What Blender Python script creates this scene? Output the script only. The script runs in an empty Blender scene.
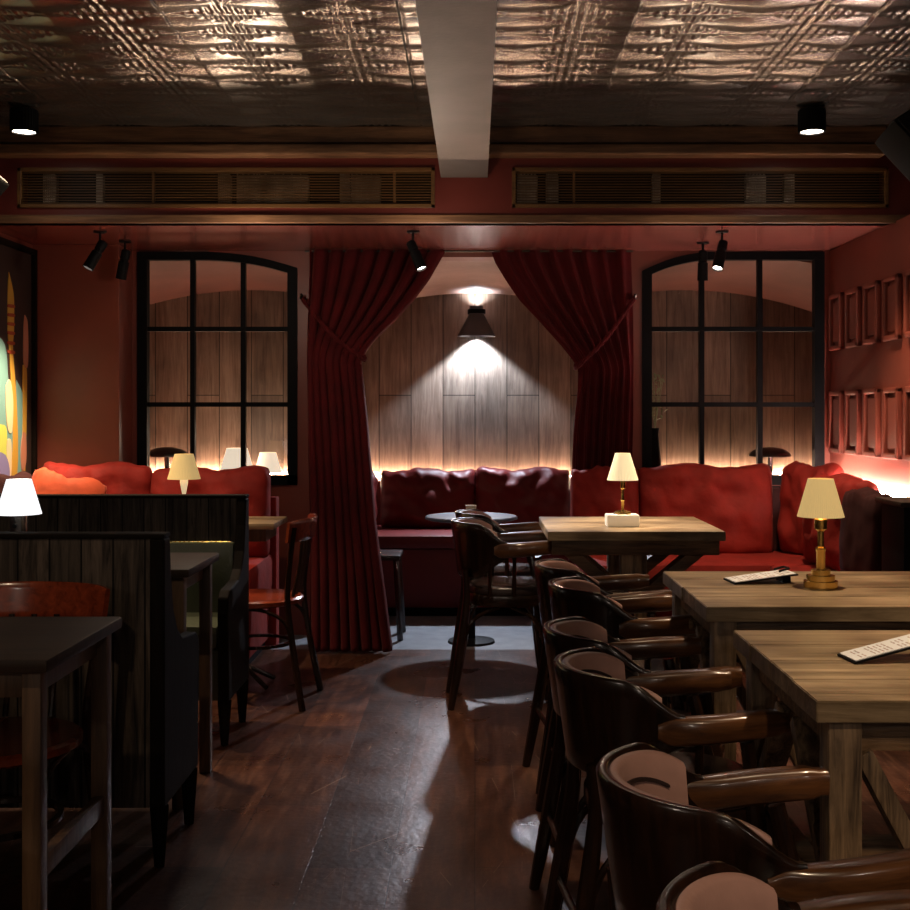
import bpy, bmesh, math, random
import numpy as np
from mathutils import Vector, Matrix, noise
random.seed(7)
PI = math.pi
sc = bpy.context.scene
C = sc.collection
F, CX, CY, H = 1154.0, 475.0, 413.0, 1.25

# ------------------------------------------------------------------ materials
MATS = {}
def base(name):
    m = bpy.data.materials.new(name); m.use_nodes = True
    nt = m.node_tree; b = nt.nodes['Principled BSDF']
    MATS[name] = m
    return m, nt, b
def N(nt, t, **kw):
    n = nt.nodes.new(t)
    for k, v in kw.items():
        if k in n.inputs: n.inputs[k].default_value = v
        else: setattr(n, k, v)
    return n
def ramp(nt, fac, cols, pos=None):
    r = nt.nodes.new('ShaderNodeValToRGB'); e = r.color_ramp.elements
    while len(e) < len(cols): e.new(0.5)
    for i, c in enumerate(cols):
        e[i].position = pos[i] if pos else i / (len(cols) - 1)
        e[i].color = (*c, 1)
    nt.links.new(fac, r.inputs[0]); return r.outputs[0]
def bump(nt, b, height, strength=.3, dist=.01):
    n = N(nt, 'ShaderNodeBump'); n.inputs['Strength'].default_value = strength
    n.inputs['Distance'].default_value = dist
    nt.links.new(height, n.inputs['Height']); nt.links.new(n.outputs[0], b.inputs['Normal'])
def coords(nt, scale=(1, 1, 1), rot=(0, 0, 0)):
    tc = nt.nodes.new('ShaderNodeTexCoord'); mp = nt.nodes.new('ShaderNodeMapping')
    mp.inputs['Scale'].default_value = scale; mp.inputs['Rotation'].default_value = rot
    nt.links.new(tc.outputs['Object'], mp.inputs[0]); return mp.outputs[0]
def paint(name, col, rough=.5, metal=0, var=.25, scale=6, bmp=.05, spec=.5, coat=0):
    m, nt, b = base(name)
    v = coords(nt)
    n = N(nt, 'ShaderNodeTexNoise'); n.inputs['Scale'].default_value = scale; n.inputs['Detail'].default_value = 5
    nt.links.new(v, n.inputs['Vector'])
    lo = tuple(c * (1 - var) for c in col); hi = tuple(min(1, c * (1 + var)) for c in col)
    nt.links.new(ramp(nt, n.outputs['Fac'], [lo, hi], [.3, .7]), b.inputs['Base Color'])
    b.inputs['Roughness'].default_value = rough; b.inputs['Metallic'].default_value = metal
    b.inputs['Specular IOR Level'].default_value = spec; b.inputs['Coat Weight'].default_value = coat
    b.inputs['Coat Roughness'].default_value = .15
    if bmp:
        n2 = N(nt, 'ShaderNodeTexNoise'); n2.inputs['Scale'].default_value = scale * 9; n2.inputs['Detail'].default_value = 3
        nt.links.new(v, n2.inputs['Vector']); bump(nt, b, n2.outputs['Fac'], bmp, .01)
    return m
def wood(name, dark, light, axis=2, rough=.5, scale=1, bmp=.25, plank=0, spec=.5, coat=0, blotch=((.55, .52, .5), (1.2, 1.15, 1.1)), bs=2.3):
    """grain runs along axis; plank>0 varies the tone per plank of that width across x"""
    m, nt, b = base(name)
    s = [14 * scale] * 3; s[axis] = 1.1 * scale
    v = coords(nt, tuple(s))
    n = N(nt, 'ShaderNodeTexNoise'); n.inputs['Scale'].default_value = 3; n.inputs['Detail'].default_value = 8
    n.inputs['Roughness'].default_value = .65; n.inputs['Distortion'].default_value = .6
    nt.links.new(v, n.inputs['Vector'])
    mid = tuple((a + c) / 2 for a, c in zip(dark, light))
    col = ramp(nt, n.outputs['Fac'], [dark, mid, light], [.32, .5, .68])
    n2 = N(nt, 'ShaderNodeTexNoise'); n2.inputs['Scale'].default_value = bs; n2.inputs['Detail'].default_value = 4
    nt.links.new(coords(nt), n2.inputs['Vector'])
    blot = ramp(nt, n2.outputs['Fac'], list(blotch), [.33, .66])
    mx = N(nt, 'ShaderNodeMix', data_type='RGBA', blend_type='MULTIPLY'); mx.inputs[0].default_value = .8
    nt.links.new(col, mx.inputs[6]); nt.links.new(blot, mx.inputs[7])
    out = mx.outputs[2]; h = n.outputs['Fac']
    if plank:
        tc = nt.nodes.new('ShaderNodeTexCoord'); sp = nt.nodes.new('ShaderNodeSeparateXYZ')
        nt.links.new(tc.outputs['Object'], sp.inputs[0])
        cb = nt.nodes.new('ShaderNodeCombineXYZ')
        nt.links.new(sp.outputs[2], cb.inputs[0]); nt.links.new(sp.outputs[0], cb.inputs[1])
        br = N(nt, 'ShaderNodeTexBrick'); br.inputs['Scale'].default_value = 1
        br.inputs['Brick Width'].default_value = 1.37 if plank > .1 else 40; br.inputs['Row Height'].default_value = plank
        br.inputs['Mortar Size'].default_value = .0028; br.inputs['Color1'].default_value = (.55, .55, .55, 1)
        br.inputs['Color2'].default_value = (1.15, 1.12, 1.1, 1); br.inputs['Mortar'].default_value = (.07, .06, .05, 1)
        br.offset = .37; br.inputs['Bias'].default_value = .1
        nt.links.new(cb.outputs[0], br.inputs['Vector'])
        m2 = N(nt, 'ShaderNodeMix', data_type='RGBA', blend_type='MULTIPLY'); m2.inputs[0].default_value = 1
        nt.links.new(out, m2.inputs[6]); nt.links.new(br.outputs['Color'], m2.inputs[7]); out = m2.outputs[2]
    nt.links.new(out, b.inputs['Base Color'])
    b.inputs['Roughness'].default_value = rough; b.inputs['Specular IOR Level'].default_value = spec
    b.inputs['Coat Weight'].default_value = coat; b.inputs['Coat Roughness'].default_value = .12
    if bmp: bump(nt, b, h, bmp, .004)
    return m
def emit(name, col, strength):
    m, nt, b = base(name)
    b.inputs['Base Color'].default_value = (*col, 1)
    b.inputs['Emission Color'].default_value = (*col, 1); b.inputs['Emission Strength'].default_value = strength
    return m
def fabric(name, col, rough=.85, sheen=.5, wr=.35):
    m, nt, b = base(name)
    v = coords(nt)
    n = N(nt, 'ShaderNodeTexNoise'); n.inputs['Scale'].default_value = 9; n.inputs['Detail'].default_value = 6
    nt.links.new(v, n.inputs['Vector'])
    nt.links.new(ramp(nt, n.outputs['Fac'], [tuple(c * .75 for c in col), tuple(c * 1.15 for c in col)], [.3, .7]), b.inputs['Base Color'])
    b.inputs['Roughness'].default_value = rough; b.inputs['Sheen Weight'].default_value = sheen
    b.inputs['Sheen Tint'].default_value = (1, .35, .3, 1); b.inputs['Specular IOR Level'].default_value = .3
    n2 = N(nt, 'ShaderNodeTexNoise'); n2.inputs['Scale'].default_value = 14; n2.inputs['Detail'].default_value = 4
    nt.links.new(v, n2.inputs['Vector']); bump(nt, b, n2.outputs['Fac'], wr, .02)
    return m

paint('wall_red', (.205, .046, .029), .42, var=.12, scale=3, bmp=.04)
paint('fascia_red', (.16, .022, .014), .5, var=.15, scale=3)
paint('soffit_red', (.27, .075, .06), .22, var=.08, scale=2, bmp=.015)
paint('wall_dark', (.06, .035, .03), .7)
paint('plaster', (.33, .21, .18), .55, var=.25, scale=3, bmp=.3)
paint('niche_red', (.17, .06, .045), .6, var=.2, scale=3)
paint('beam_grey', (.13, .115, .105), .5, var=.15, scale=7, bmp=.08)
paint('black_metal', (.006, .006, .007), .55, metal=0, var=.2, spec=.08)
paint('speaker_grey', (.014, .014, .013), .75, spec=.2)
paint('brass', (.78, .52, .17), .24, metal=1, var=.08, bmp=.02)
paint('chrome', (.55, .55, .56), .2, metal=1, var=.05, bmp=0)
paint('dark_metal', (.09, .085, .08), .35, metal=1, bmp=.02)
paint('lamp_grey', (.07, .07, .075), .5, metal=.3, var=.1)
paint('duct', (.4, .34, .28), .3, metal=1, var=.3, scale=14, bmp=.5)
paint('white_box', (.85, .84, .8), .35, var=.03, bmp=0)
paint('tile_grey', (.19, .2, .22), .4, var=.2, scale=12, bmp=.1)
paint('blue_top', (.09, .12, .16), .35, var=.1, bmp=.02)
paint('green_leather', (.085, .095, .06), .33, var=.25, scale=5, bmp=.12)
paint('dark_leather', (.035, .022, .021), .26, var=.3, scale=6, bmp=.1)
paint('pad_leather', (.44, .25, .21), .38, var=.15, scale=8, bmp=.1)
paint('red_leather', (.11, .009, .008), .5, var=.2, scale=4, bmp=.12, spec=.3)
paint('paper', (.86, .87, .9), .7, var=.04, bmp=0)
paint('ink', (.5, .38, .38), .8, bmp=0)
paint('leaf', (.25, .3, .16), .5, bmp=0)
paint('cream_cup', (.85, .62, .38), .5, bmp=0)
paint('black_fabric', (.012, .011, .012), .8)
fabric('red_velvet', (.25, .012, .007), .75, .06, .35)
fabric('orange_velvet', (.6, .09, .03), .75, .3, .3)
fabric('brown_velvet', (.035, .004, .004), .9, .0, .1)
fabric('curtain_red', (.085, .002, .004), .85, .08, .1)
wood('plank_wall', (.17, .115, .085), (.36, .27, .21), 2, .5, 1, .2, plank=.216)
wood('booth_plank', (.014, .011, .010), (.15, .118, .098), 2, .6, 1.2, .35, plank=.087, spec=.25)
wood('booth_side', (.006, .005, .004), (.014, .009, .007), 2, .7, 1, .3, spec=.08)
wood('farm_top', (.10, .065, .032), (.46, .34, .21), 0, .36, .45, .6, blotch=((.42, .36, .30), (1.3, 1.28, 1.25)), bs=4.5)
wood('farm_leg', (.035, .02, .011), (.40, .27, .16), 2, .5, 1.3, 1.0, blotch=((.4, .35, .3), (1.3, 1.25, 1.2)), bs=7)
wood('farm_rail', (.04, .022, .011), (.30, .18, .095), 0, .5, 1.0, .8, blotch=((.45, .4, .35), (1.3, 1.25, 1.2)), bs=6)
wood('trim_wood', (.10, .045, .022), (.34, .18, .09), 0, .45, 1, .2)
wood('grille_wood', (.11, .05, .015), (.22, .11, .035), 0, .45, 1, .1)
wood('chair_dark', (.006, .003, .002), (.035, .014, .007), 2, .25, 1, .05, coat=.5)
wood('chair_arm', (.05, .019, .008), (.22, .09, .033), 0, .28, 1.2, .08, coat=.5)
wood('cherry', (.13, .022, .008), (.36, .06, .02), 0, .25, .8, .04, coat=.6)
wood('dark_table', (.022, .014, .011), (.05, .032, .022), 0, .5, 1, .04, spec=.2)
wood('oak_leg', (.055, .028, .014), (.17, .095, .05), 2, .5, 1.2, .2)
emit('led_warm', (1, .68, .47), 110)
emit('led_red', (1, .78, .68), 190)
emit('lens', (1, .85, .7), 30)
emit('lens_dim', (.9, .8, .7), 3)
emit('bulb', (1, .7, .35), 6)
emit('lens_white', (.85, .93, 1), 12)

def shade_mat(name, col, em):
    m, nt, b = base(name)
    v = coords(nt)
    tc = nt.nodes.new('ShaderNodeTexCoord'); sp = nt.nodes.new('ShaderNodeSeparateXYZ')
    nt.links.new(tc.outputs['Object'], sp.inputs[0])
    at = N(nt, 'ShaderNodeMath', operation='ARCTAN2'); nt.links.new(sp.outputs[1], at.inputs[0]); nt.links.new(sp.outputs[0], at.inputs[1])
    mu = N(nt, 'ShaderNodeMath', operation='MULTIPLY'); nt.links.new(at.outputs[0], mu.inputs[0]); mu.inputs[1].default_value = 60
    si = N(nt, 'ShaderNodeMath', operation='SINE'); nt.links.new(mu.outputs[0], si.inputs[0])
    bump(nt, b, si.outputs[0], .4, .002)
    b.inputs['Base Color'].default_value = (*col, 1); b.inputs['Roughness'].default_value = .8
    b.inputs['Emission Color'].default_value = (*col, 1); b.inputs['Emission Strength'].default_value = em
    return m
shade_mat('shade_yellow', (.80, .58, .24), .42)
shade_mat('shade_cream', (.82, .70, .45), .55)
shade_mat('shade_white', (.88, .90, .92), 1.3)
shade_mat('shade_warm', (.9, .78, .6), .9)

# floor
def floor_mat():
    m, nt, b = base('floor_wood')
    v = coords(nt, (1, 1, 1), (0, 0, PI / 2))
    br = N(nt, 'ShaderNodeTexBrick'); br.inputs['Scale'].default_value = 1
    br.inputs['Brick Width'].default_value = .92; br.inputs['Row Height'].default_value = .23
    br.inputs['Mortar Size'].default_value = .0016; br.inputs['Color1'].default_value = (.45, .45, .45, 1)
    br.inputs['Color2'].default_value = (1.15, 1.1, 1.05, 1); br.inputs['Mortar'].default_value = (.12, .1, .1, 1)
    br.offset = .45
    nt.links.new(v, br.inputs['Vector'])
    n = N(nt, 'ShaderNodeTexNoise'); n.inputs['Scale'].default_value = 3; n.inputs['Detail'].default_value = 8; n.inputs['Roughness'].default_value = .7
    nt.links.new(coords(nt, (9, 1.2, 1)), n.inputs['Vector'])
    col = ramp(nt, n.outputs['Fac'], [(.028, .009, .006), (.085, .034, .02), (.19, .09, .055)], [.3, .52, .75])
    mx = N(nt, 'ShaderNodeMix', data_type='RGBA', blend_type='MULTIPLY'); mx.inputs[0].default_value = 1
    nt.links.new(col, mx.inputs[6]); nt.links.new(br.outputs['Color'], mx.inputs[7])
    # pale scratches
    vo = N(nt, 'ShaderNodeTexVoronoi', feature='DISTANCE_TO_EDGE'); vo.inputs['Scale'].default_value = 1.6
    nt.links.new(coords(nt, (3.2, .55, 1), (0, 0, .25)), vo.inputs['Vector'])
    n3 = N(nt, 'ShaderNodeTexNoise'); n3.inputs['Scale'].default_value = 4; nt.links.new(coords(nt), n3.inputs['Vector'])
    lt = N(nt, 'ShaderNodeMath', operation='LESS_THAN'); nt.links.new(vo.outputs['Distance'], lt.inputs[0]); lt.inputs[1].default_value = .0022
    gt = N(nt, 'ShaderNodeMath', operation='GREATER_THAN'); nt.links.new(n3.outputs['Fac'], gt.inputs[0]); gt.inputs[1].default_value = .56
    sm = N(nt, 'ShaderNodeMath', operation='MULTIPLY'); nt.links.new(lt.outputs[0], sm.inputs[0]); nt.links.new(gt.outputs[0], sm.inputs[1])
    m3 = N(nt, 'ShaderNodeMix', data_type='RGBA'); nt.links.new(sm.outputs[0], m3.inputs[0])
    nt.links.new(mx.outputs[2], m3.inputs[6]); m3.inputs[7].default_value = (.24, .16, .12, 1)
    nt.links.new(m3.outputs[2], b.inputs['Base Color'])
    n4 = N(nt, 'ShaderNodeTexNoise'); n4.inputs['Scale'].default_value = 3.5; n4.inputs['Detail'].default_value = 7
    nt.links.new(coords(nt), n4.inputs['Vector'])
    rr = N(nt, 'ShaderNodeMapRange'); nt.links.new(n4.outputs['Fac'], rr.inputs[0])
    rr.inputs[1].default_value = .1; rr.inputs[2].default_value = .9; rr.inputs[3].default_value = .2; rr.inputs[4].default_value = .42
    nt.links.new(rr.outputs[0], b.inputs['Roughness'])
    n5 = N(nt, 'ShaderNodeTexNoise'); n5.inputs['Scale'].default_value = 38; n5.inputs['Detail'].default_value = 5
    nt.links.new(coords(nt), n5.inputs['Vector'])
    ad = N(nt, 'ShaderNodeMath', operation='ADD'); nt.links.new(n5.outputs['Fac'], ad.inputs[0]); nt.links.new(br.outputs['Fac'], ad.inputs[1])
    iv = N(nt, 'ShaderNodeMath', operation='SUBTRACT'); iv.inputs[0].default_value = 1; nt.links.new(ad.outputs[0], iv.inputs[1])
    bump(nt, b, iv.outputs[0], .22, .006)
    return m
floor_mat()
def tin_mat():
    m, nt, b = base('tin')
    b.inputs['Metallic'].default_value = .8; b.inputs['Roughness'].default_value = .25
    n = N(nt, 'ShaderNodeTexNoise'); n.inputs['Scale'].default_value = 5; n.inputs['Detail'].default_value = 4
    nt.links.new(coords(nt), n.inputs['Vector'])
    nt.links.new(ramp(nt, n.outputs['Fac'], [(.125, .112, .096), (.215, .195, .168)], [.3, .7]), b.inputs['Base Color'])
    n2 = N(nt, 'ShaderNodeTexNoise'); n2.inputs['Scale'].default_value = 60
    nt.links.new(coords(nt), n2.inputs['Vector']); 
tin_mat()
def glass_mat():
    m, nt, b = base('pane_glass'); nt.nodes.remove(b)
    t = N(nt, 'ShaderNodeBsdfTransparent'); t.inputs[0].default_value = (.93, .93, .93, 1)
    g = N(nt, 'ShaderNodeBsdfGlossy'); g.inputs['Roughness'].default_value = .03
    lw = N(nt, 'ShaderNodeFresnel'); lw.inputs[0].default_value = 1.55
    mx = N(nt, 'ShaderNodeMixShader'); nt.links.new(lw.outputs[0], mx.inputs[0])
    nt.links.new(t.outputs[0], mx.inputs[1]); nt.links.new(g.outputs[0], mx.inputs[2])
    nt.links.new(mx.outputs[0], nt.nodes['Material Output'].inputs[0])
glass_mat()
def flat(name, col, rough=.6):
    m, nt, b = base(name); b.inputs['Base Color'].default_value = (*col, 1); b.inputs['Roughness'].default_value = rough; return m
for nm, c in dict(mural_dark=(.035, .018, .014), mural_ochre=(.55, .3, .04), mural_cream=(.75, .55, .33), mural_teal=(.16, .32, .3),
                  mural_red=(.35, .05, .02), mural_pink=(.5, .2, .12), mural_lime=(.5, .55, .1), mural_violet=(.22, .2, .4)).items(): flat(nm, c)

# ------------------------------------------------------------------ mesh helpers
def new(): return bmesh.new()
def box(bm, x0, x1, y0, y1, z0, z1, bev=0, M=None):
    b2 = bmesh.new()
    r = bmesh.ops.create_cube(b2, size=1)
    for v in b2.verts:
        v.co = Vector(((x0 + x1) / 2 + v.co.x * (x1 - x0), (y0 + y1) / 2 + v.co.y * (y1 - y0), (z0 + z1) / 2 + v.co.z * (z1 - z0)))
    if bev: bmesh.ops.bevel(b2, geom=b2.edges[:], offset=bev, segments=2, affect='EDGES', profile=.6)
    merge(bm, b2, M)
def merge(bm, b2, M=None):
    if M is not None: b2.transform(M)
    me = bpy.data.meshes.new('t'); b2.to_mesh(me); b2.free(); bm.from_mesh(me); bpy.data.meshes.remove(me)
def beam(bm, a, b, w, h, bev=.003, up=(0, 0, 1)):
    """rectangular bar from a to b: w across, h in the up-ish direction"""
    a, b = Vector(a), Vector(b); d = b - a; L = d.length; d.normalize()
    s = d.cross(Vector(up)); s = s.normalized() if s.length > 1e-4 else Vector((1, 0, 0)); u = s.cross(d)
    M = Matrix((( s.x, d.x, u.x, (a.x + b.x) / 2), (s.y, d.y, u.y, (a.y + b.y) / 2), (s.z, d.z, u.z, (a.z + b.z) / 2), (0, 0, 0, 1)))
    box(bm, -w / 2, w / 2, -L / 2, L / 2, -h / 2, h / 2, bev, M)
def smooth_pts(pts, n=6):
    P = [Vector(p) for p in pts]; out = []
    for i in range(len(P) - 1):
        p0 = P[max(i - 1, 0)]; p1 = P[i]; p2 = P[i + 1]; p3 = P[min(i + 2, len(P) - 1)]
        for k in range(n):
            t = k / n
            out.append(.5 * ((2 * p1) + (p2 - p0) * t + (2 * p0 - 5 * p1 + 4 * p2 - p3) * t * t + (3 * p1 - p0 - 3 * p2 + p3) * t ** 3))
    out.append(P[-1]); return out
def tube(bm, pts, r, seg=10, n=6, smooth=True):
    P = smooth_pts(pts, n) if smooth and len(pts) > 2 else [Vector(p) for p in pts]
    m = len(P); R = r if callable(r) else ((lambda t: r) if not isinstance(r, (list, tuple)) else (lambda t: r[0] + (r[1] - r[0]) * t))
    rings = []; prev = None
    for i, p in enumerate(P):
        d = (P[min(i + 1, m - 1)] - P[max(i - 1, 0)]).normalized()
        if prev is None:
            s = d.cross(Vector((0, 0, 1)));
            if s.length < 1e-3: s = d.cross(Vector((1, 0, 0)))
            s.normalize()
        else:
            s = (prev - d * prev.dot(d)).normalized()
        prev = s; u = d.cross(s); rr = R(i / (m - 1))
        rings.append([bm.verts.new(p + (s * math.cos(a) + u * math.sin(a)) * rr) for a in [2 * PI * k / seg for k in range(seg)]])
    for i in range(m - 1):
        for k in range(seg):
            bm.faces.new((rings[i][k], rings[i][(k + 1) % seg], rings[i + 1][(k + 1) % seg], rings[i + 1][k]))
    bm.faces.new(rings[0][::-1]); bm.faces.new(rings[-1])
def lathe(bm, prof, seg=32, c=(0, 0, 0), closed=False):
    rings = []
    for r, z in prof:
        rings.append([bm.verts.new((c[0] + r * math.cos(2 * PI * k / seg), c[1] + r * math.sin(2 * PI * k / seg), c[2] + z)) for k in range(seg)])
    for i in range(len(prof) - 1):
        for k in range(seg):
            bm.faces.new((rings[i][k], rings[i][(k + 1) % seg], rings[i + 1][(k + 1) % seg], rings[i + 1][k]))
    if closed:
        for k in range(seg): bm.faces.new((rings[-1][k], rings[-1][(k + 1) % seg], rings[0][(k + 1) % seg], rings[0][k]))
    else:
        bm.faces.new(rings[0][::-1]); bm.faces.new(rings[-1])
def prism(bm, poly, a0, a1, axis='y'):
    """polygon extruded: axis y -> poly is (x,z); axis x -> (y,z); axis z -> (x,y)"""
    def P(p, a):
        return (p[0], a, p[1]) if axis == 'y' else ((a, p[0], p[1]) if axis == 'x' else (p[0], p[1], a))
    A = [bm.verts.new(P(p, a0)) for p in poly]; B = [bm.verts.new(P(p, a1)) for p in poly]
    bm.faces.new(A[::-1]); bm.faces.new(B); n = len(poly)
    for i in range(n): bm.faces.new((A[i], A[(i + 1) % n], B[(i + 1) % n], B[i]))
def obj(name, bm, mt, parent=None, smooth=False, bev=0, angle=35):
    bmesh.ops.recalc_face_normals(bm, faces=bm.faces[:])
    me = bpy.data.meshes.new(name); bm.to_mesh(me); bm.free()
    me.materials.append(MATS[mt])
    o = bpy.data.objects.new(name, me); C.objects.link(o)
    if smooth:
        for p in me.polygons: p.use_smooth = True
        me.set_sharp_from_angle(angle=math.radians(angle))
    if parent is not None: o.parent = parent
    if bev:
        b = o.modifiers.new('bevel', 'BEVEL'); b.width = bev; b.segments = 2; b.limit_method = 'ANGLE'
    return o
def tag(o, label, cat, group=None, kind=None):
    if label: o['label'] = label
    if cat: o['category'] = cat
    if group: o['group'] = group
    if kind: o['kind'] = kind
    return o
def thing(name, label, cat, loc=(0, 0, 0), rz=0, group=None):
    o = bpy.data.objects.new(name, None); C.objects.link(o); o.empty_display_size = .05
    o.location = loc; o.rotation_euler = (0, 0, rz); return tag(o, label, cat, group)
def struct(name, bm, mt, parent=None, smooth=False):
    o = obj(name, bm, mt, parent, smooth)
    if parent is None: o['kind'] = 'structure'
    return o
def dup(root, loc, rz, label, group=None, scale=None):
    r = root.copy(); C.objects.link(r); r.location = loc; r.rotation_euler = (0, 0, rz); r['label'] = label
    if scale: r.scale = scale
    if group: r['group'] = group
    for ch in list(root.children):
        c = ch.copy(); C.objects.link(c); c.parent = r
        for g in list(ch.children):
            d = g.copy(); C.objects.link(d); d.parent = c
    return r
def light(kind, loc, energy, col=(1, .8, .6), **kw):
    l = bpy.data.lights.new('light', kind); l.energy = energy; l.color = col
    tgt = kw.pop('target', None)
    for k, v in kw.items(): setattr(l, k, v)
    o = bpy.data.objects.new('light', l); C.objects.link(o); o.location = loc
    if tgt is not None:
        o.rotation_euler = (Vector(tgt) - Vector(loc)).to_track_quat('-Z', 'Y').to_euler()
    return o
def spot(loc, target, energy, deg, col=(1, .78, .55), blend=.5, size=.03):
    return light('SPOT', loc, energy, col, target=target, spot_size=math.radians(deg), spot_blend=blend, shadow_soft_size=size)
def cushion(w, h, t, seed=0, puff=.32, wr=.012, nu=34, nv=26, pinch=.03):
    """pillow in the XZ plane, thickness along Y, base centre at origin; returns bmesh"""
    bm = bmesh.new(); F_, B_ = {}, {}
    for side in (1, -1):
        G = F_ if side == 1 else B_
        for i in range(nu + 1):
            for j in range(nv + 1):
                u = -1 + 2 * i / nu; v = -1 + 2 * j / nv
                # round the corners
                cx = u * (1 - pinch * (v * v) ** 2 * 0.0 - .0) ; cz = v
                su = u * math.sqrt(max(0, 1 - .5 * v ** 10 * .16)); sv = v * math.sqrt(max(0, 1 - .5 * u ** 10 * .16))
                e = max(0, (1 - abs(u) ** 3.2)) * max(0, (1 - abs(v) ** 3.2))
                th = t / 2 * e ** puff
                edge = i in (0, nu) or j in (0, nv)
                if edge and side == -1: G[i, j] = F_[i, j]; continue
                nz = noise.noise(Vector((u * 2.3 * w * 2 + seed, v * 2.2 + seed * 1.7, side * 3))) * wr * 2
                top = max(0, v); nz += noise.noise(Vector((u * 11 * w + v * 2 + seed, v * 3.5, side))) * wr * (top * 1.2 + .3)
                y = side * th + (nz * (0 if edge else e ** .3))
                sag = .012 * math.sin(u * 5 + seed) * max(0, v) + (.01 * noise.noise(Vector((u * 6 + seed, 0, 0))) if v > .5 else 0)
                G[i, j] = bm.verts.new((su * w / 2, y, h / 2 + sv * h / 2 + sag))
        for i in range(nu):
            for j in range(nv):
                f = (G[i, j], G[i + 1, j], G[i + 1, j + 1], G[i, j + 1])
                bm.faces.new(f if side == 1 else f[::-1])
    return bm
def piping(bm, w, h, r=.005):
    pass
def place(o, loc, rot=(0, 0, 0)):
    o.location = loc; o.rotation_euler = rot; return o

# ------------------------------------------------------------------ the room shell
YF, YW, YN, HS, HC = 5.50, 6.50, 7.80, 2.1625, 2.60       # fascia, window wall, niche back, soffit height, ceiling height
XR, XL = 2.0, -2.40
b = new(); box(b, -3.2, 3.2, -3, 6.1, -.1, 0); struct('floor', b, 'floor_wood')
b = new(); box(b, -3.2, 3.2, 6.1, 7.9, -.1, 0.0); struct('floor', b, 'tile_grey')
# far floor in front of the benches beyond the threshold stays wooden outside of the alcove
# embossed tin ceiling
def ceiling():
    xs = np.arange(-2.35, 2.35, .0042); ys = np.arange(3.55, YF + .01, .008)
    X, Y = np.meshgrid(xs, ys, indexing='ij')
    px, py = .40, .195
    U = ((X + .05) / px); V = (Y / py)
    row = np.floor(V); U2 = U + 0.0 * row
    u = (U2 - np.floor(U2)) * 2 - 1; v = (V - row) * 2 - 1
    q = np.abs(u) ** 1.0 + np.abs(v) ** 1.3 * .95
    pil = np.clip(1 - q, 0, 1) ** .75 * .0125
    mask = (q > .93)
    hatch = (np.sin(X * 2 * PI / .034) * .5 + .5) * .0036 * np.clip((q - .9) * 6, 0, 1)
    rib = np.exp(-((1 - np.abs(v)) / .12) ** 2) * .0045
    hgt = pil + np.where(mask, hatch * (1 - np.exp(-((1 - np.abs(v)) / .1) ** 2)), 0) + rib
    tile = (np.abs(((X + .25) / .8) % 1 - .5) > .493)
    hgt = hgt - np.where(tile, .006, 0)
    Z = HC - hgt
    nx, ny = X.shape
    co = np.stack([X, Y, Z], -1).reshape(-1, 3).astype(np.float32)
    idx = np.arange(nx * ny).reshape(nx, ny)
    q4 = np.stack([idx[:-1, :-1], idx[:-1, 1:], idx[1:, 1:], idx[1:, :-1]], -1).reshape(-1, 4)
    me = bpy.data.meshes.new('ceiling')
    me.vertices.add(len(co)); me.vertices.foreach_set('co', co.ravel())
    me.loops.add(q4.size); me.loops.foreach_set('vertex_index', q4.ravel().astype(np.int32))
    me.polygons.add(len(q4)); me.polygons.foreach_set('loop_start', np.arange(0, q4.size, 4, dtype=np.int32))
    try: me.polygons.foreach_set('loop_total', np.full(len(q4), 4, dtype=np.int32))
    except Exception: pass
    me.update(calc_edges=True); me.validate()
    for_sm = np.ones(len(q4), dtype=bool); me.polygons.foreach_set('use_smooth', for_sm)
    me.materials.append(MATS['tin'])
    o = bpy.data.objects.new('ceiling', me); C.objects.link(o); o['kind'] = 'structure'
ceiling()
b = new(); box(b, -3.2, 3.2, -3, YF, HC + .005, HC + .1); struct('ceiling', b, 'tin')
b = new(); box(b, -.163, .060, -3, YF, 2.372, HC - .0, 0); struct('trim_beam', b, 'beam_grey')
b = new(); box(b, -3.2, -3.1, -3, YF, 0, HC + .1); struct('wall_left', b, 'wall_dark')
b = new(); box(b, 3.1, 3.2, -3, YF, 0, HC + .1); struct('wall_right', b, 'wall_dark')
b = new(); box(b, -3.2, 3.2, -3.1, -3, 0, HC + .1); struct('wall_front', b, 'wall_dark')
# fascia with cut-outs for the two grilles
G1 = (-2.178, -.191); G2 = (.176, 1.968); GZ = (2.227, 2.418)
b = new()
for x0, x1 in ((-3.2, G1[0]), (G1[1], G2[0]), (G2[1], 3.2)): box(b, x0, x1, YF, YF + .12, HS, HC)
for x0, x1 in (G1, G2):
    box(b, x0, x1, YF, YF + .12, HS, GZ[0]); box(b, x0, x1, YF, YF + .12, GZ[1], HC)
struct('wall_fascia', b, 'fascia_red')
b = new(); box(b, -3.2, 3.2, YF + .12, YN + .1, HC - .2, HC + .1); struct('ceiling', b, 'wall_dark')
b = new(); box(b, -3.2, 3.2, YF, YW + .15, HS, HS + .03); struct('ceiling', b, 'soffit_red')
b = new(); box(b, -2.9, 1.93, YF - .085, YF, 2.52, HC - .004, .004); box(b, -2.9, 1.93, YF - .10, YF, 2.462, 2.512, .010); struct('trim_1', b, 'trim_wood')
b = new(); box(b, -3.2, 3.2, YF - .018, YF, 2.153, 2.192, .004); struct('trim_2', b, 'trim_wood')
# side walls under the soffit
b = new(); box(b, XR, XR + .1, 5.2, YW, 0, HS); struct('wall_right', b, 'wall_red')
b = new(); box(b, XL - .1, XL, 4.9, YW, 0, HS); struct('wall_left', b, 'wall_red')
b = new(); box(b, XL, -1.93, 6.26, YW + .15, 0, HS, .004); struct('wall_back', b, 'wall_red')
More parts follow.
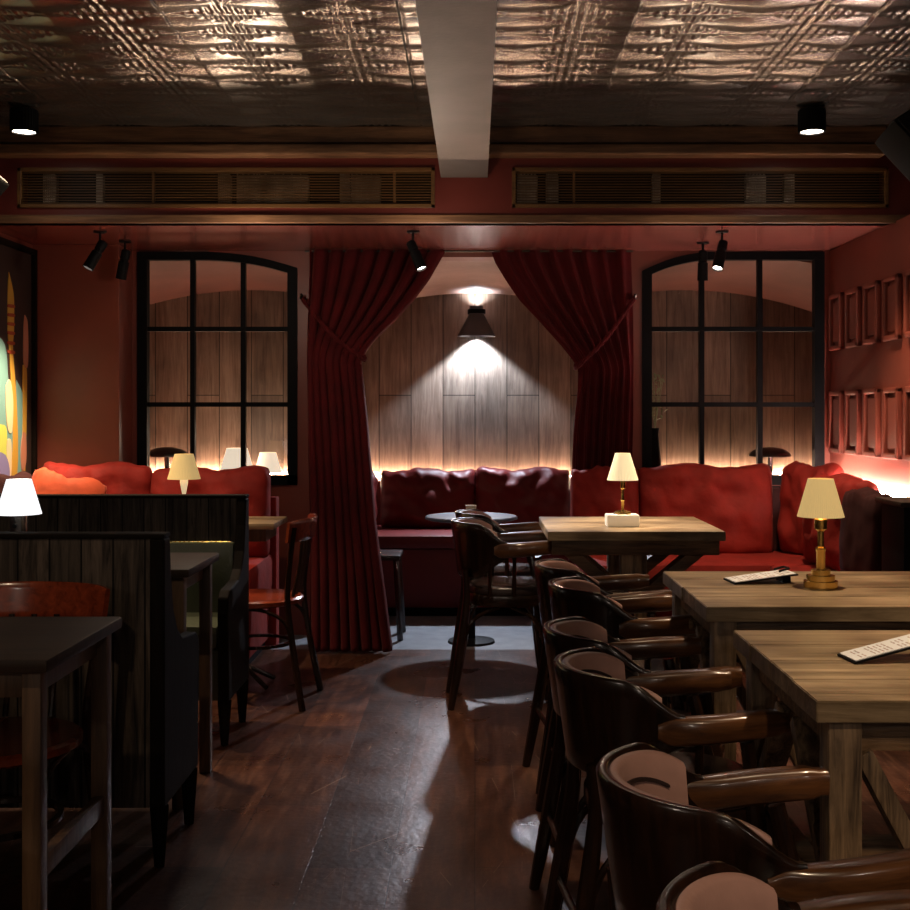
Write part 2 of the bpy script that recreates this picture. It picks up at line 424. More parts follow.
# window wall with three openings
def arc_pts(x0, x1, z0, z1, n=8, bow=.02):
    return [(x0 + (x1 - x0) * i / n, z0 + (z1 - z0) * i / n + bow * math.sin(PI * i / n)) for i in range(n + 1)]
WL = (-1.90, -1.00); WR = (.94, 1.966); WZ = .845
AX = (-.88, .86)
y0, y1 = YW, YW + .15
b = new()
box(b, -1.93, WL[0], y0, y1, 0, HS); box(b, WL[1], AX[0], y0, y1, 0, HS)
box(b, AX[1], WR[0], y0, y1, 0, HS); box(b, WR[1], XR, y0, y1, 0, HS)
box(b, WL[0], WL[1], y0, y1, 0, WZ); box(b, WR[0], WR[1], y0, y1, 0, WZ)
arcL = arc_pts(-1.50, WL[1], 2.157, 2.067); arcR = arc_pts(WR[0], 1.30, 2.05, 2.157)
prism(b, arcL + [(WL[1], HS), (-1.5, HS)], y0, y1); prism(b, arcR + [(1.3, HS), (WR[0], HS)], y0, y1)
box(b, AX[0], AX[1], y0, y1, 2.128, HS)
struct('wall_back', b, 'wall_red')

def window(name, x0, x1, arc, arc_first, mx, mz):
    zt = 2.157; fw = .055
    r = thing(name, None, None); r['kind'] = 'structure'
    b = new(); ya, yb = YW - .012, YW + .045
    outer = [(x0, WZ)] + ([(x0, zt)] + arc if not arc_first else arc + [(x1, zt)]) + [(x1, WZ)]
    top = ([(x0, zt)] + arc) if not arc_first else (arc + [(x1, zt)])
    box(b, x0, x0 + fw, ya, yb, WZ, top[0][1] + 0); box(b, x1 - fw, x1, ya, yb, WZ, top[-1][1]); box(b, x0, x1, ya, yb, WZ, WZ + fw)
    prism(b, top + [(p[0], p[1] - fw * .8) for p in top[::-1]], ya - .001, yb + .001)
    obj('window_frame', b, 'black_metal', r)
    def ztop(x):
        for p, q in zip(top, top[1:]):
            if p[0] <= x <= q[0]: return p[1] + (q[1] - p[1]) * (x - p[0]) / (q[0] - p[0] + 1e-9) - fw * .5
        return zt - .03
    b = new()
    for x in mx: box(b, x - .013, x + .013, ya + .008, yb - .008, WZ + .02, ztop(x))
    for z in mz: box(b, x0 + .02, x1 - .02, ya + .01, yb - .01, z - .013, z + .013)
    obj('glazing_bar', b, 'black_metal', r)
    b = new(); pl = [(x0 + .02, WZ + .02)] + [(min(max(p[0], x0 + .02), x1 - .02), p[1] - .02) for p in top] + [(x1 - .02, WZ + .02)]
    vs = [b.verts.new((p[0], YW + .016, p[1])) for p in pl]; b.faces.new(vs)
    obj('pane', b, 'pane_glass', r)
mzs = (1.25 + 84 * YW / F, 1.25 + 8.5 * YW / F)
window('window_1', WL[0], WL[1], arcL, False, ((192.5 - CX) * YW / F, (243 - CX) * YW / F), mzs)
window('window_2', WR[0], WR[1], arcR, True, ((702 - CX) * YW / F, (760 - CX) * YW / F), mzs)
# niches behind
b = new(); box(b, -2.8, 2.8, YN, YN + .08, 0, 2.3); struct('wall_plank', b, 'plank_wall')
def vault(xc, x0, x1, crown_b, mt):
    b = new(); n = 20; r0 = []; r1 = []
    for i in range(n + 1):
        x = x0 + (x1 - x0) * i / n; d = .2 * (x - xc) ** 2
        r0.append((x, crown_b + .085 - d)); r1.append((x, crown_b - d))
    A = [b.verts.new((x, YW + .148, z)) for x, z in r0]; B = [b.verts.new((x, YN, z)) for x, z in r1]
    A2 = [b.verts.new((x, YW + .148, 2.35)) for x, z in r0]; B2 = [b.verts.new((x, YN, 2.35)) for x, z in r1]
    for i in range(n):
        b.faces.new((A[i], A[i + 1], B[i + 1], B[i])); b.faces.new((A2[i], B2[i], B2[i + 1], A2[i + 1]))
        b.faces.new((A[i], A2[i], A2[i + 1], A[i + 1]))
    struct('ceiling_vault', b, mt, smooth=True)
vault(.0, -.92, .90, 2.06, 'plaster'); vault(-1.50, -2.35, -.92, 2.08, 'niche_red'); vault(1.42, .90, 2.35, 2.08, 'niche_red')
for x, w in ((-2.35, .05), (-.945, .05), (.90, .05), (2.35, .05)):
    b = new(); box(b, x, x + w, YW + .15, YN, 0, 2.35); struct('wall_niche', b, 'plank_wall' if abs(x) < 2 else 'niche_red')
for x0, x1 in ((-2.30, -.945), (.95, 2.35)):
    b = new(); box(b, x0, x1, YW + .15, YN, .78, .835, .004); struct('trim_sill', b, 'trim_wood')
    b = new(); box(b, x0 + .03, x1 - .03, YN - .035, YN - .02, .837, .852); tag(obj('light_strip', b, 'led_warm'), ('left' if x0 < 0 else 'right') + ' niche: warm light strip along the foot of the plank wall behind the %s window' % ('left' if x0 < 0 else 'right'), 'light strip')
# panelling on the right wall
pr = thing('wall_panelling', 'small raised rectangular panels in two rows on the red right wall', 'wall panelling', (XR, 5.9, 0))
for k in range(5):
    ya = 6.44 - k * .282
    for z0, z1 in ((1.595, 1.905), (1.03, 1.372)):
        b = new(); y_a, y_b = ya - .20 - 5.9, ya - 5.9
        m = .028
        for (p, q, r_, s) in ((y_a, y_b, z0, z0 + m), (y_a, y_b, z1 - m, z1), (y_a, y_a + m, z0, z1), (y_b - m, y_b, z0, z1)):
            box(b, -.030, -.001, p, q, r_, s, .008)
        box(b, -.018, -.001, y_a + .045, y_b - .045, z0 + .045, z1 - .045, .006)
        obj('panel', b, 'wall_red', pr)
b = new(); box(b, XR - .05, XR - .035, 5.25, 6.40, .86, .872); tag(obj('light_strip', b, 'led_red'), 'glowing light strip along the red right wall above the bench', 'light strip')
# ------------------------------------------------------------------ grilles
def grille(x0, x1, label, mull, ducts):
    g = thing('ventilation_grille', label, 'ventilation grille', ((x0 + x1) / 2, YF, GZ[0]), 0, 'ventilation grilles in the fascia')
    w = (x1 - x0) / 2; h = GZ[1] - GZ[0]; fw = .018
    b = new(); box(b, -w, w, -.012, .03, 0, fw, .002); box(b, -w, w, -.012, .03, h - fw, h, .002); box(b, -w, -w + fw, -.012, .03, 0, h, .002); box(b, w - fw, w, -.012, .03, 0, h, .002)
    obj('frame', b, 'grille_wood', g)
    b = new()
    for i in range(12):
        z = fw + (h - 2 * fw) * (i + .5) / 12; box(b, -w + fw, w - fw, .0, .012, z - .0016, z + .0016)
    obj('slats', b, 'grille_wood', g)
    for x in mull:
        b = new(); box(b, x - .006, x + .006, .002, .016, fw, h - fw); obj('mullion', b, 'grille_wood', g)
    for x, wd in ducts:
        b = new(); box(b, x - wd / 2, x + wd / 2, .05, .09, .02, h - .02, .01)
        for k in range(6): box(b, x - wd / 2 + wd * k / 6, x - wd / 2 + wd * k / 6 + .006, .042, .05, .02, h - .02)
        obj('duct', b, 'duct', g)
grille(*G1, 'long slatted ventilation grille left of the grey beam', (-.35, .8), ((-.86, .06), (-.62, .03), (-.02, .06), (.12, .16), (.26, .25), (.56, .05), (.66, .14)))
grille(*G2, 'long slatted ventilation grille right of the grey beam', (-.6,), ((-.82, .10), (-.70, .06), (.28, .10), (.44, .05), (-.2, .04)))
b = new(); box(b, -2.3, 2.1, YF + .12, YF + .14, HS + .03, 2.5); struct('wall_fascia', b, 'black_fabric')
# ------------------------------------------------------------------ ceiling downlights, spotlights, speakers
def downlight(x, y, label):
    g = thing('ceiling_downlight', label, 'downlight', (x, y, HC - .115), 0, 'black ceiling downlights')
    b = new(); r0 = .058
    prof = [(r0 * .82, .004), (r0 * .9, 0), (r0, .0)]
    lathe(b, [(r0 * .86, .0), (r0, .0), (r0, .098), (r0 * .86, .098)], 36, closed=True)
    for k in range(30):
        a = 2 * PI * k / 30; c = Vector((math.cos(a) * r0, math.sin(a) * r0, 0)); tube(b, [c + Vector((0, 0, .004)), c + Vector((0, 0, .094))], .0022, 5, smooth=False)
    obj('housing', b, 'black_metal', g, True)
    b = new(); lathe(b, [(0.001, .006), (r0 * .86, .006), (r0 * .86, .012), (.001, .012)], 30); obj('lens', b, 'lens', g)
    b = new(); lathe(b, [(.001, .012), (r0 * .85, .012), (r0 * .85, .085), (.001, .085)], 20); obj('base', b, 'black_metal', g)
downlight(-1.985, 5.08, 'black ribbed ceiling downlight at the left, shining down')
downlight(1.483, 5.08, 'black ribbed ceiling downlight at the right near the speaker')
def track(px, d, direc, label, lens='lens_dim', drop=.075):
    x = (px - CX) * d / F
    g = thing('spotlight', label, 'spotlight', (x, d, HS), 0, 'adjustable black spotlights under the soffit')
    b = new(); lathe(b, [(.03, -.008), (.032, -.006), (.032, 0), (.03, 0)], 20); obj('mount', b, 'black_metal', g, True)
    b = new(); tube(b, [(0, 0, -.006), (0, 0, -drop)], .006, 8); tube(b, [(-.016, 0, -drop), (.016, 0, -drop)], .009, 8); obj('arm', b, 'black_metal', g, True)
    D = Vector(direc).normalized(); q = D.to_track_quat('Z', 'Y').to_matrix().to_4x4()
    c = Vector((0, 0, -drop - .01))
    M = Matrix.Translation(c - D * .035) @ q
    b = new(); lathe(b, [(.012, -.006), (.022, 0), (.024, .01), (.024, .045), (.021, .048), (.021, .058), (.027, .062), (.028, .155), (.024, .155), (.024, .135)], 24)
    b.transform(M); obj('lamp_body', b, 'black_metal', g, True)
    b = new(); lathe(b, [(.001, .139), (.0235, .139), (.0235, .146), (.001, .146)], 20); b.transform(M); obj('lens', b, lens, g)
    return Vector((x, d, HS)) + c + D * .13, D
s1 = track(100, 5.79, (-.5, -.25, -1.0), 'leftmost spotlight under the soffit, tilted down to the left', 'lens')
s2 = track(125, 6.12, (-.22, .1, -1), 'dark unlit spotlight second from the left, beside the left window')
s3 = track(413, 5.79, (.38, -.22, -.9), 'single spotlight under the soffit near the curtain, tilted right, lens lit', 'lens')
s4 = track(722, 5.79, (-.28, -.35, -.95), 'lit spotlight at the right, tilted left in front of the right window', 'lens')
s5 = track(703, 6.16, (0, .12, -1), 'unlit spotlight hanging straight down beside the lit right one')
def speaker(loc, rx, ry, rz, label, w=.2, d=.2, h=.34):
    g = thing('loudspeaker', label, 'speaker', loc); g.rotation_euler = (rx, ry, rz)
    b = new(); box(b, -w / 2, w / 2, -d / 2, d / 2, -h / 2, h / 2, .02); obj('cabinet', b, 'speaker_grey', g, True)
    b = new(); box(b, -w / 2 + .012, w / 2 - .012, -d / 2 - .008, -d / 2, -h / 2 + .012, h / 2 - .012, .006); obj('grille_cloth', b, 'black_fabric', g)
    b = new(); Mi = Matrix.LocRotScale(Vector(loc), g.rotation_euler, None).inverted(); tube(b, [Vector((0, 0, 0)), Mi @ Vector((loc[0] + .02, loc[1], HC - .012))], .014, 8, smooth=False); obj('bracket', b, 'black_metal', g, True)
speaker((1.80, 4.75, 2.35), math.radians(-25), math.radians(-32), math.radians(25), 'black loudspeaker hanging under the ceiling at the top right', .13, .17, .24)
speaker((-2.17, 5.08, 2.25), math.radians(-22), math.radians(35), math.radians(-28), 'dark grey loudspeaker cut by the left edge under the ceiling', .11, .14, .17)

def sst(a, b_, x):
    t = min(1, max(0, (x - a) / (b_ - a))); return t * t * (3 - 2 * t)
# ------------------------------------------------------------------ curtains
def DC(z, side):
    if side > 0: return 6.43 - .03 * sst(2.16, 1.5, z)
    return float(np.interp(z, [0, .4, 1.5, 2.16], [6.04, 6.06, 6.27, 6.43]))
def curtain(label, outer, inner_f, ztop, zbot, ztie, yc, npl, seed, side):
    b = new(); nu, nv = 260, 90; G = {}
    for j in range(nv + 1):
        t = j / nv; z = ztop + (zbot - ztop) * t
        xi = inner_f(z); xo = outer(z)
        for i in range(nu + 1):
            u = i / nu
            x = xo + (xi - xo) * u
            wd = abs(xi - xo); 
            near = math.exp(-((z - ztie) / .12) ** 2); yc = DC(z, side); k_ = yc / YC; x *= k_
            amp = (.036 if side < 0 else .030) * (1 - .45 * near) * (.75 + .35 * noise.noise(Vector((u * 5, seed, 0))))
            ph = u * npl * 2 * PI + 1.1 * noise.noise(Vector((u * 4 + seed, z * .6, 0))) + .25 * seed
            s = math.sin(ph); s = s * (1 - .28 * s * s) * 1.3
            y = yc + amp * s + .018 * noise.noise(Vector((u * 9 + seed, z * 1.3, 2))) - .06 * near * math.sin(PI * u) - (.03 if z < ztie else 0) * min(1, (ztie - z) * 2)
            x += .008 * math.cos(ph) + .006 * noise.noise(Vector((u * 8, z * 2, seed)))
            G[i, j] = b.verts.new((x, y, z))
    for i in range(nu):
        for j in range(nv): b.faces.new((G[i, j], G[i + 1, j], G[i + 1, j + 1], G[i, j + 1]))
    o = obj('curtain', b, 'curtain_red', None, True, angle=80)
    m = o.modifiers.new('solid', 'SOLIDIFY'); m.thickness = .004
    return tag(o, label, 'curtain', 'heavy red curtains of the alcove')
YC = 6.2
def zx(px, d=YC): return (px - CX) * d / F
def zz(py, d=YC): return H - (py - CY) * d / F
def pyz(z, side): return CY - (z - H) * F / DC(z, side)
def interp(tab, side):
    ys = [t[0] for t in tab]; xs = [t[1] for t in tab]
    def f(z):
        py = pyz(z, side)
        return zx(float(np.interp(py, ys, xs)))
    return f
inL = interp([(245, 447), (262, 438), (280, 428), (300, 413), (320, 395), (340, 374), (352, 365), (362, 361), (380, 363), (420, 368), (470, 372), (520, 376), (580, 384), (645, 392)], -1)
inR = interp([(245, 490), (262, 496), (280, 507), (300, 521), (320, 540), (345, 562), (362, 575), (370, 579), (390, 578), (430, 574), (470, 572), (560, 569), (645, 566)], 1)
curtain('dark red curtain left of the alcove, tied back to the left', lambda z: zx(308 + 2 * math.sin(z * 3)), inL, HS - .003, .012, zz(358, 6.27), YC, 8.2, 1.3, -1)
curtain('dark red curtain right of the alcove, tied back to the right', lambda z: zx(631 - 2 * math.sin(z * 3)), inR, HS - .003, .03, zz(368, 6.4), YC, 8.2, 4.1, 1)
b = new(); tube(b, [(zx(305, 6.44), 6.44, HS - .009), (zx(633, 6.44), 6.44, HS - .009)], .006, 8, smooth=False)
tag(obj('curtain_rail', b, 'dark_metal'), 'thin rail along the soffit carrying both red curtains', 'curtain rail')
for nm, hx, tx, ty, lab in (('l', 303, 362, 358, 'twisted rope tieback hooked to the wall left of the alcove'), ('r', 634, 578, 366, 'twisted rope tieback hooked to the wall right of the alcove')):
    g = thing('curtain_tieback', lab, 'tieback', (zx(hx, 6.48), 6.48, zz(299, 6.48)), 0, 'rope tiebacks')
    o0 = Vector(g.location)
    b = new(); A = Vector((zx(hx, 6.45), 6.45, zz(299, 6.45))); yb_ = 6.15 if nm == 'l' else 6.33; B = Vector((zx(tx, yb_), yb_, zz(ty, yb_)))
    A2 = Vector((zx(hx + (4 if nm == 'l' else -4), 6.38), 6.38, zz(305, 6.38)))
    mid = A2.lerp(B, .5) + Vector((0, -.07, -.025))
    for k in range(2):
        pts = smooth_pts([A, A2, mid, B, B + Vector((math.copysign(.03, B.x) * -0.2, .08, .01))], 22)
        pts = [p + Vector((0, math.cos(i * .9 + k * PI) * .007, math.sin(i * .9 + k * PI) * .007)) - o0 for i, p in enumerate(pts)]
        tube(b, pts, .009, 7, smooth=False)
    obj('rope', b, 'curtain_red', g, True)
    b = new(); tube(b, [(0, .02, 0), (0, -.04, 0), (0, -.06, .02)], .008, 8); lathe(b, [(.001, 0), (.02, 0), (.02, .006), (.001, .006)], 16)
    obj('hook', b, 'dark_metal', g, True)

# ------------------------------------------------------------------ wall lamp in the alcove
wl = thing('wall_lamp', 'grey conical wall lamp shining up and down on the plank wall of the alcove', 'wall lamp', (.01, YN - .12, 1.76))
b = new(); n = 32
lathe(b, [(.128, .0), (.045, .155), (.045, .20), (.041, .20), (.041, .155), (.124, .0)], 40, closed=True); obj('lamp_shade', b, 'lamp_grey', wl, True)
b = new(); lathe(b, [(.060, .150), (.060, .178), (.056, .178), (.056, .150)], 32, closed=True); tube(b, [(0, .05, .165), (0, .12, .165)], .014, 10); obj('bracket', b, 'black_metal', wl, True)
b = new(); lathe(b, [(.001, .05), (.03, .05), (.03, .06), (.001, .06)], 20); obj('bulb', b, 'lens_white', wl)

# ------------------------------------------------------------------ lamps
def table_lamp(name, style, label, loc, shade, s=1.0):
    g = thing(name, label, 'table lamp', loc)
    if style == 'brass':
        b = new(); lathe(b, [(.001, 0), (.049, 0), (.049, .020), (.041, .021), (.041, .036), (.028, .037), (.028, .052), (.014, .054), (.014, .058), (.001, .058)], 36)
        obj('base', b, 'brass', g, True)
        b = new(); lathe(b, [(.001, .054), (.013, .054), (.013, .105), (.015, .108), (.015, .116), (.0095, .120), (.0095, .165), (.012, .168), (.018, .172), (.019, .20), (.014, .204), (.001, .204)], 28)
        obj('stem', b, 'brass', g, True)
        z0, r0, r1, hh = .208, .067, .036, .112
    elif style == 'yellow':
        b = new(); lathe(b, [(.001, 0), (.05, 0), (.05, .012), (.03, .02), (.001, .02)], 30); obj('base', b, 'brass', g, True)
        b = new(); lathe(b, [(.001, .02), (.008, .02), (.009, .12), (.018, .17), (.018, .185), (.001, .185)], 24); obj('stem', b, 'shade_cream', g, True)
        z0, r0, r1, hh = .187, .074, .042, .115
    elif style == 'cream':
        b = new(); lathe(b, [(.001, 0), (.034, 0), (.034, .008), (.012, .014), (.001, .014)], 30); obj('base', b, 'brass', g, True)
        b = new(); lathe(b, [(.001, .014), (.006, .014), (.006, .05), (.009, .055), (.0065, .06), (.0065, .10), (.011, .104), (.012, .135), (.001, .135)], 24); obj('stem', b, 'brass', g, True)
        z0, r0, r1, hh = .137, .063, .030, .11
    elif style == 'white':
        b = new(); lathe(b, [(.001, 0), (.05, 0), (.05, .01), (.03, .015), (.03, .16), (.001, .16)], 30); obj('base', b, 'chrome', g, True)
        b = new(); tube(b, [(0, -.032, .125), (0, -.042, .125)], .007, 12); obj('switch', b, 'black_metal', g, True)
        z0, r0, r1, hh = .162, .073, .040, .118
    b = new(); sg = 72; pr = [(r0, 0), (r1, hh)]
    rings = []
    for rr, z in ((r0, 0), ((r0 + r1) / 2, hh / 2), (r1, hh), (r1 - .002, hh), ((r0 + r1) / 2 - .002, hh / 2), (r0 - .002, 0)):
        rings.append([b.verts.new((rr * (1 + .012 * (k % 2)) * math.cos(2 * PI * k / sg), rr * (1 + .012 * (k % 2)) * math.sin(2 * PI * k / sg), z0 + z)) for k in range(sg)])
    for i in range(6):
        for k in range(sg): b.faces.new((rings[i][k], rings[i][(k + 1) % sg], rings[(i + 1) % 6][(k + 1) % sg], rings[(i + 1) % 6][k]))
    obj('lamp_shade', b, shade, g, True, angle=60)
    b = new(); lathe(b, [(.001, z0 - .004), (.014, z0 - .002), (.014, z0 + .02), (.018, z0 + .04), (.012, z0 + .06), (.001, z0 + .064)], 16); obj('bulb', b, 'bulb', g, True)
    if s != 1: g.scale = (s, s, s)
    return g

# ------------------------------------------------------------------ farmhouse tables
def farm_table(label, x0, x1, y0, y1, style, seed):
    TZ = .76; t = .038
    cx, cy = (x0 + x1) / 2, (y0 + y1) / 2; w, d = (x1 - x0) / 2, (y1 - y0) / 2
    g = thing('farmhouse_table', label, 'table', (cx, cy, 0), 0, 'rustic farmhouse tables')
    rnd = random.Random(seed)
    b = new(); npk = 4; yy = -d; 
    for k in range(npk):
        yw = 2 * d / npk; b2 = new(); box(b2, -w + rnd.uniform(0, .004), w, yy + .0002, yy + yw - .0002, TZ - t, TZ)
        bmesh.ops.bevel(b2, geom=b2.edges[:], offset=.0018, segments=2, affect='EDGES')
        merge(b, b2); yy += yw
    obj('tabletop', b, 'farm_top', g, True)
    za = TZ - t
    if style == 'legs':
        for sx in (-1, 1):
            for sy in (-1, 1):
                X, Y = sx * (w - .055), sy * (d - .045)
                b = new(); box(b, X - .029, X + .029, Y - .029, Y + .029, 0, za, .005); obj('leg', b, 'farm_leg', g, True)
        b = new()
        for sy in (-1, 1): box(b, -w + .084, w - .084, sy * (d - .05) - .013, sy * (d - .05) + .013, za - .058, za, .003)
        for sx in (-1, 1): box(b, sx * (w - .055) - .013, sx * (w - .055) + .013, -d + .074, d - .074, za - .058, za, .003)
        obj('apron', b, 'farm_rail', g, True)
        for sx in (-1, 1):
            b = new(); box(b, sx * (w - .055) - .02, sx * (w - .055) + .02, -d + .074, d - .074, .36, .41, .004); obj('stretcher', b, 'farm_rail', g, True)
        b = new(); box(b, -w + .075, w - .075, -.02, .02, .36, .41, .004); obj('stretcher', b, 'farm_rail', g, True)
        for sy in (-1, 1):
            for sx in (-1, 1):
                b = new(); beam(b, (sx * (w - .09), sy * (d - .05), za - .06), (sx * (w - .26), sy * (d - .05), .34), .032, .05, .004, up=(0, 1, 0)); obj('brace', b, 'farm_leg', g, True)
        for sx in (-1, 1):
            for sy in (-1, 1):
                b = new(); beam(b, (sx * (w - .055), sy * .05, za - .065), (sx * (w - .055), sy * (d - .08), .43), .03, .05, .004, up=(1, 0, 0)); obj('brace', b, 'farm_leg', g, True)
    else:
        b = new()
        for sy in (-1, 1): box(b, -w + .02, w - .02, sy * (d - .05) - .022, sy * (d - .05) + .022, za - .062, za, .004)
        for sx in (-1, 1): box(b, sx * (w - .05) - .02, sx * (w - .05) + .02, -d + .07, d - .07, za - .062, za, .004)
        obj('apron', b, 'farm_rail', g, True)
        for sy in (-1, 1):
            Y = sy * (d - .12)
            b = new(); box(b, -.055, .055, Y - .035, Y + .035, .06, za, .005); obj('leg', b, 'farm_leg', g, True)
            b = new(); box(b, -.26, .26, Y - .04, Y + .04, 0, .06, .006); obj('foot', b, 'farm_rail', g, True)
            for sx in (-1, 1):
                b = new(); beam(b, (sx * .30, Y, za - .03), (sx * .045, Y, .48), .05, .085, .004, up=(0, 1, 0)); obj('brace', b, 'farm_rail', g, True)
        b = new(); box(b, -.02, .02, -d + .16, d - .16, .22, .30, .004); obj('stretcher', b, 'farm_leg', g, True)
    return g
farm_table('nearest farmhouse table at the right, a tilted white menu on it', .581, 1.46, 1.963, 2.605, 'legs', 1)
farm_table('middle farmhouse table with the brass lamp standing on it', .581, 1.46, 2.915, 3.575, 'legs', 2)
farm_table('farthest farmhouse table with a white-boxed lamp, near the alcove', .300, 1.035, 4.76, 5.46, 'post', 3)

# ------------------------------------------------------------------ captain's chairs
def u_path(n=40, xf=.0, a=.205, bw=.185):
    pts = []
    for i in range(n + 1):
        th = -PI / 2 + PI * i / n
        # superellipse half
        c, s = math.cos(th), math.sin(th)
        pts.append((xf - a * abs(c) ** 1.15, bw * math.copysign(abs(s) ** .95, s)))
    return pts
def shell(bm, path, zlo, zhi, th, lean=.12, off=0, nz=10):
    n = len(path); rings = []
    for i, (x, y) in enumerate(path):
        x0, y0 = path[max(i - 1, 0)]; x1, y1 = path[min(i + 1, n - 1)]
        tx, ty = x1 - x0, y1 - y0; L = math.hypot(tx, ty); nx, ny = ty / L * -1, tx / L   # outward normal
        if nx * (x + .0) + ny * y < 0: nx, ny = -nx, -ny
        s = abs(2 * i / (n - 1) - 1); lo, hi = zlo(s), zhi(s); ring = []
        prof = []
        m = 6
        for k in range(m + 1): prof.append((th / 2, lo + .006 + (hi - lo - .012) * k / m))
        prof.append((th * .25, hi)); prof.append((-th * .25, hi))
        for k in range(m + 1): prof.append((-th / 2, hi - .006 - (hi - lo - .012) * k / m))
        prof.append((-th * .25, lo)); prof.append((th * .25, lo))
        for o_, z in prof:
            o2 = o_ + off + lean * (z - .6)
            ring.append(bm.verts.new((x + nx * o2, y + ny * o2, z)))
        rings.append(ring)
    m = len(rings[0])
    for i in range(n - 1):
        for k in range(m): bm.faces.new((rings[i][k], rings[i][(k + 1) % m], rings[i + 1][(k + 1) % m], rings[i + 1][k]))
    bm.faces.new(rings[0][::-1]); bm.faces.new(rings[-1])
def captain_chair(label):
    g = thing('captain_chair', label, 'chair', (0, 0, 0), 0, 'dark bentwood armchairs along the tables')
    b = new(); P = u_path()
    zhi = lambda s: .715 - .008 * s * s - .062 * sst(.60, .98, s)
    zlo = lambda s: .50 + .075 * sst(.5, 1, s)
    shell(b, P, zlo, zhi, .020, .14); obj('backrest', b, 'chair_dark', g, True, angle=50)
    b = new(); P2 = [p for p in u_path(60)][5:56]
    shell(b, P2, lambda s: .52 + .05 * s ** 6, lambda s: .711 - .006 * s * s - .03 * s ** 6, .020, .14, off=-.017); 
    pd = obj('back_pad', b, 'pad_leather', g, True, angle=50)
    b = new(); shell(b, P2[4:-4], lambda s: .672 - .03 * s ** 4, lambda s: .679 - .03 * s ** 4, .014, .14, off=-.0245); obj('seam', b, 'dark_leather', pd, True)
    for s in (-1, 1):
        b = new(); Q = smooth_pts([(-.055, s * .183, .612), (.0, s * .192, .613), (.10, s * .196, .619), (.215, s * .182, .626)], 6)
        rings = []
        for i, p in enumerate(Q):
            t = i / (len(Q) - 1); hw = .012 + .013 * sst(.1, .5, t); hh = .016 + .013 * sst(0, .22, t) - .003 * t
            if t > .93: hw *= .8; hh *= .85
            ring = []
            for k in range(14):
                a = 2 * PI * k / 14; ca, sa = math.cos(a), math.sin(a)
                ring.append(b.verts.new(p + Vector((0, math.copysign(abs(ca) ** .5, ca) * hw, math.copysign(abs(sa) ** .5, sa) * hh))))
            rings.append(ring)
        for i in range(len(rings) - 1):
            for k in range(14): b.faces.new((rings[i][k], rings[i][(k + 1) % 14], rings[i + 1][(k + 1) % 14], rings[i + 1][k]))
        b.faces.new(rings[0][::-1]); b.faces.new(rings[-1]); obj('armrest', b, 'chair_arm', g, True, angle=50)
    def dshape(r, n=48):
        o_ = []
        for k in range(n):
            a = 2 * PI * k / n; c, s = math.cos(a), math.sin(a)
            o_.append((.02 + (.20 if c > 0 else .18) * r * math.copysign(abs(c) ** .75, c), .175 * r * math.copysign(abs(s) ** .8, s)))
        return o_
    def rings_obj(nm, lv, mt):
        b = new(); rs = []
        for r, z in lv: rs.append([b.verts.new((x, y, z)) for x, y in dshape(r)])
        for i in range(len(rs) - 1):
            for k in range(48): b.faces.new((rs[i][k], rs[i][(k + 1) % 48], rs[i + 1][(k + 1) % 48], rs[i + 1][k]))
        b.faces.new(rs[0][::-1]); b.faces.new(rs[-1]); return obj(nm, b, mt, g, True, angle=50)
    rings_obj('seat_frame', [(.9, .395), (.985, .395), (1, .402), (1, .432), (.985, .438), (.9, .438)], 'chair_dark')
    rings_obj('seat', [(.9, .4385), (.955, .440), (.965, .452), (.93, .466), (.8, .474), (.5, .478), (.1, .479)], 'dark_leather')
    for s in (-1, 1):
        b = new(); tube(b, [(.20, s * .172, 0), (.172, s * .165, .25), (.158, s * .160, .43), (.13, s * .185, .59)], lambda t: .015 + .006 * math.sin(PI * min(1, t * 1.2)), 10); obj('leg', b, 'chair_dark', g, True)
        b = new(); tube(b, [(-.235, s * .150, 0), (-.195, s * .135, .22), (-.168, s * .120, .41), (-.172, s * .118, .53)], lambda t: .014 + .006 * math.sin(PI * min(1, t * 1.3)), 10); obj('leg', b, 'chair_dark', g, True)
        b = new(); tube(b, [(.170, s * .160, .22), (.12, s * .155, .34), (.02, s * .15, .392)], .008, 8); obj('brace', b, 'chair_dark', g, True)
        b = new(); tube(b, [(-.190, s * .13, .22), (-.14, s * .14, .34), (-.03, s * .15, .392)], .008, 8); obj('brace', b, 'chair_dark', g, True)
        b = new(); tube(b, [(.03, s * .165, .43), (.03, s * .188, .53), (.03, s * .193, .59)], .009, 8); obj('spindle', b, 'chair_dark', g, True)
        b = new(); tube(b, [(-.07, s * .155, .43), (-.07, s * .17, .53), (-.06, s * .175, .59)], .009, 8); obj('spindle', b, 'chair_dark', g, True)
    b = new(); tube(b, [(.172, -.165, .24), (.172, .165, .24)], .009, 8, smooth=False); obj('stretcher', b, 'chair_dark', g, True)
    b = new(); tube(b, [(-.198, -.14, .20), (-.198, .14, .20)], .009, 8, smooth=False); obj('stretcher', b, 'chair_dark', g, True)
    return g
ch0 = captain_chair('captain chair cut by the bottom edge, brown padded back facing up')
spots = [(.425, 1.235, 8, 1, None), (.412, 1.74, 10, 1, 'captain chair with pinkish back pad at the nearest table, second from the bottom edge'),
         (.40, 2.50, 6, 1, 'dark captain chair in the gap before the middle table, third from the bottom edge'),
         (.40, 2.90, 4, 1, 'captain chair at the near corner of the middle table, its crest catching the light'),
         (.45, 3.50, 5, 1.03, 'dark captain chair at the middle table, nearer of the two in its shadow'),
         (.43, 3.96, 6, 1.03, 'dark captain chair just beyond the middle table, armrest in shadow'),
         (.125, 5.02, 3, 1.10, 'nearer of the two dark captain chairs at the farthest table, shiny seat'),
         (.135, 5.46, 5, 1.10, 'farther of the two dark captain chairs, beside the round blue-grey table')]
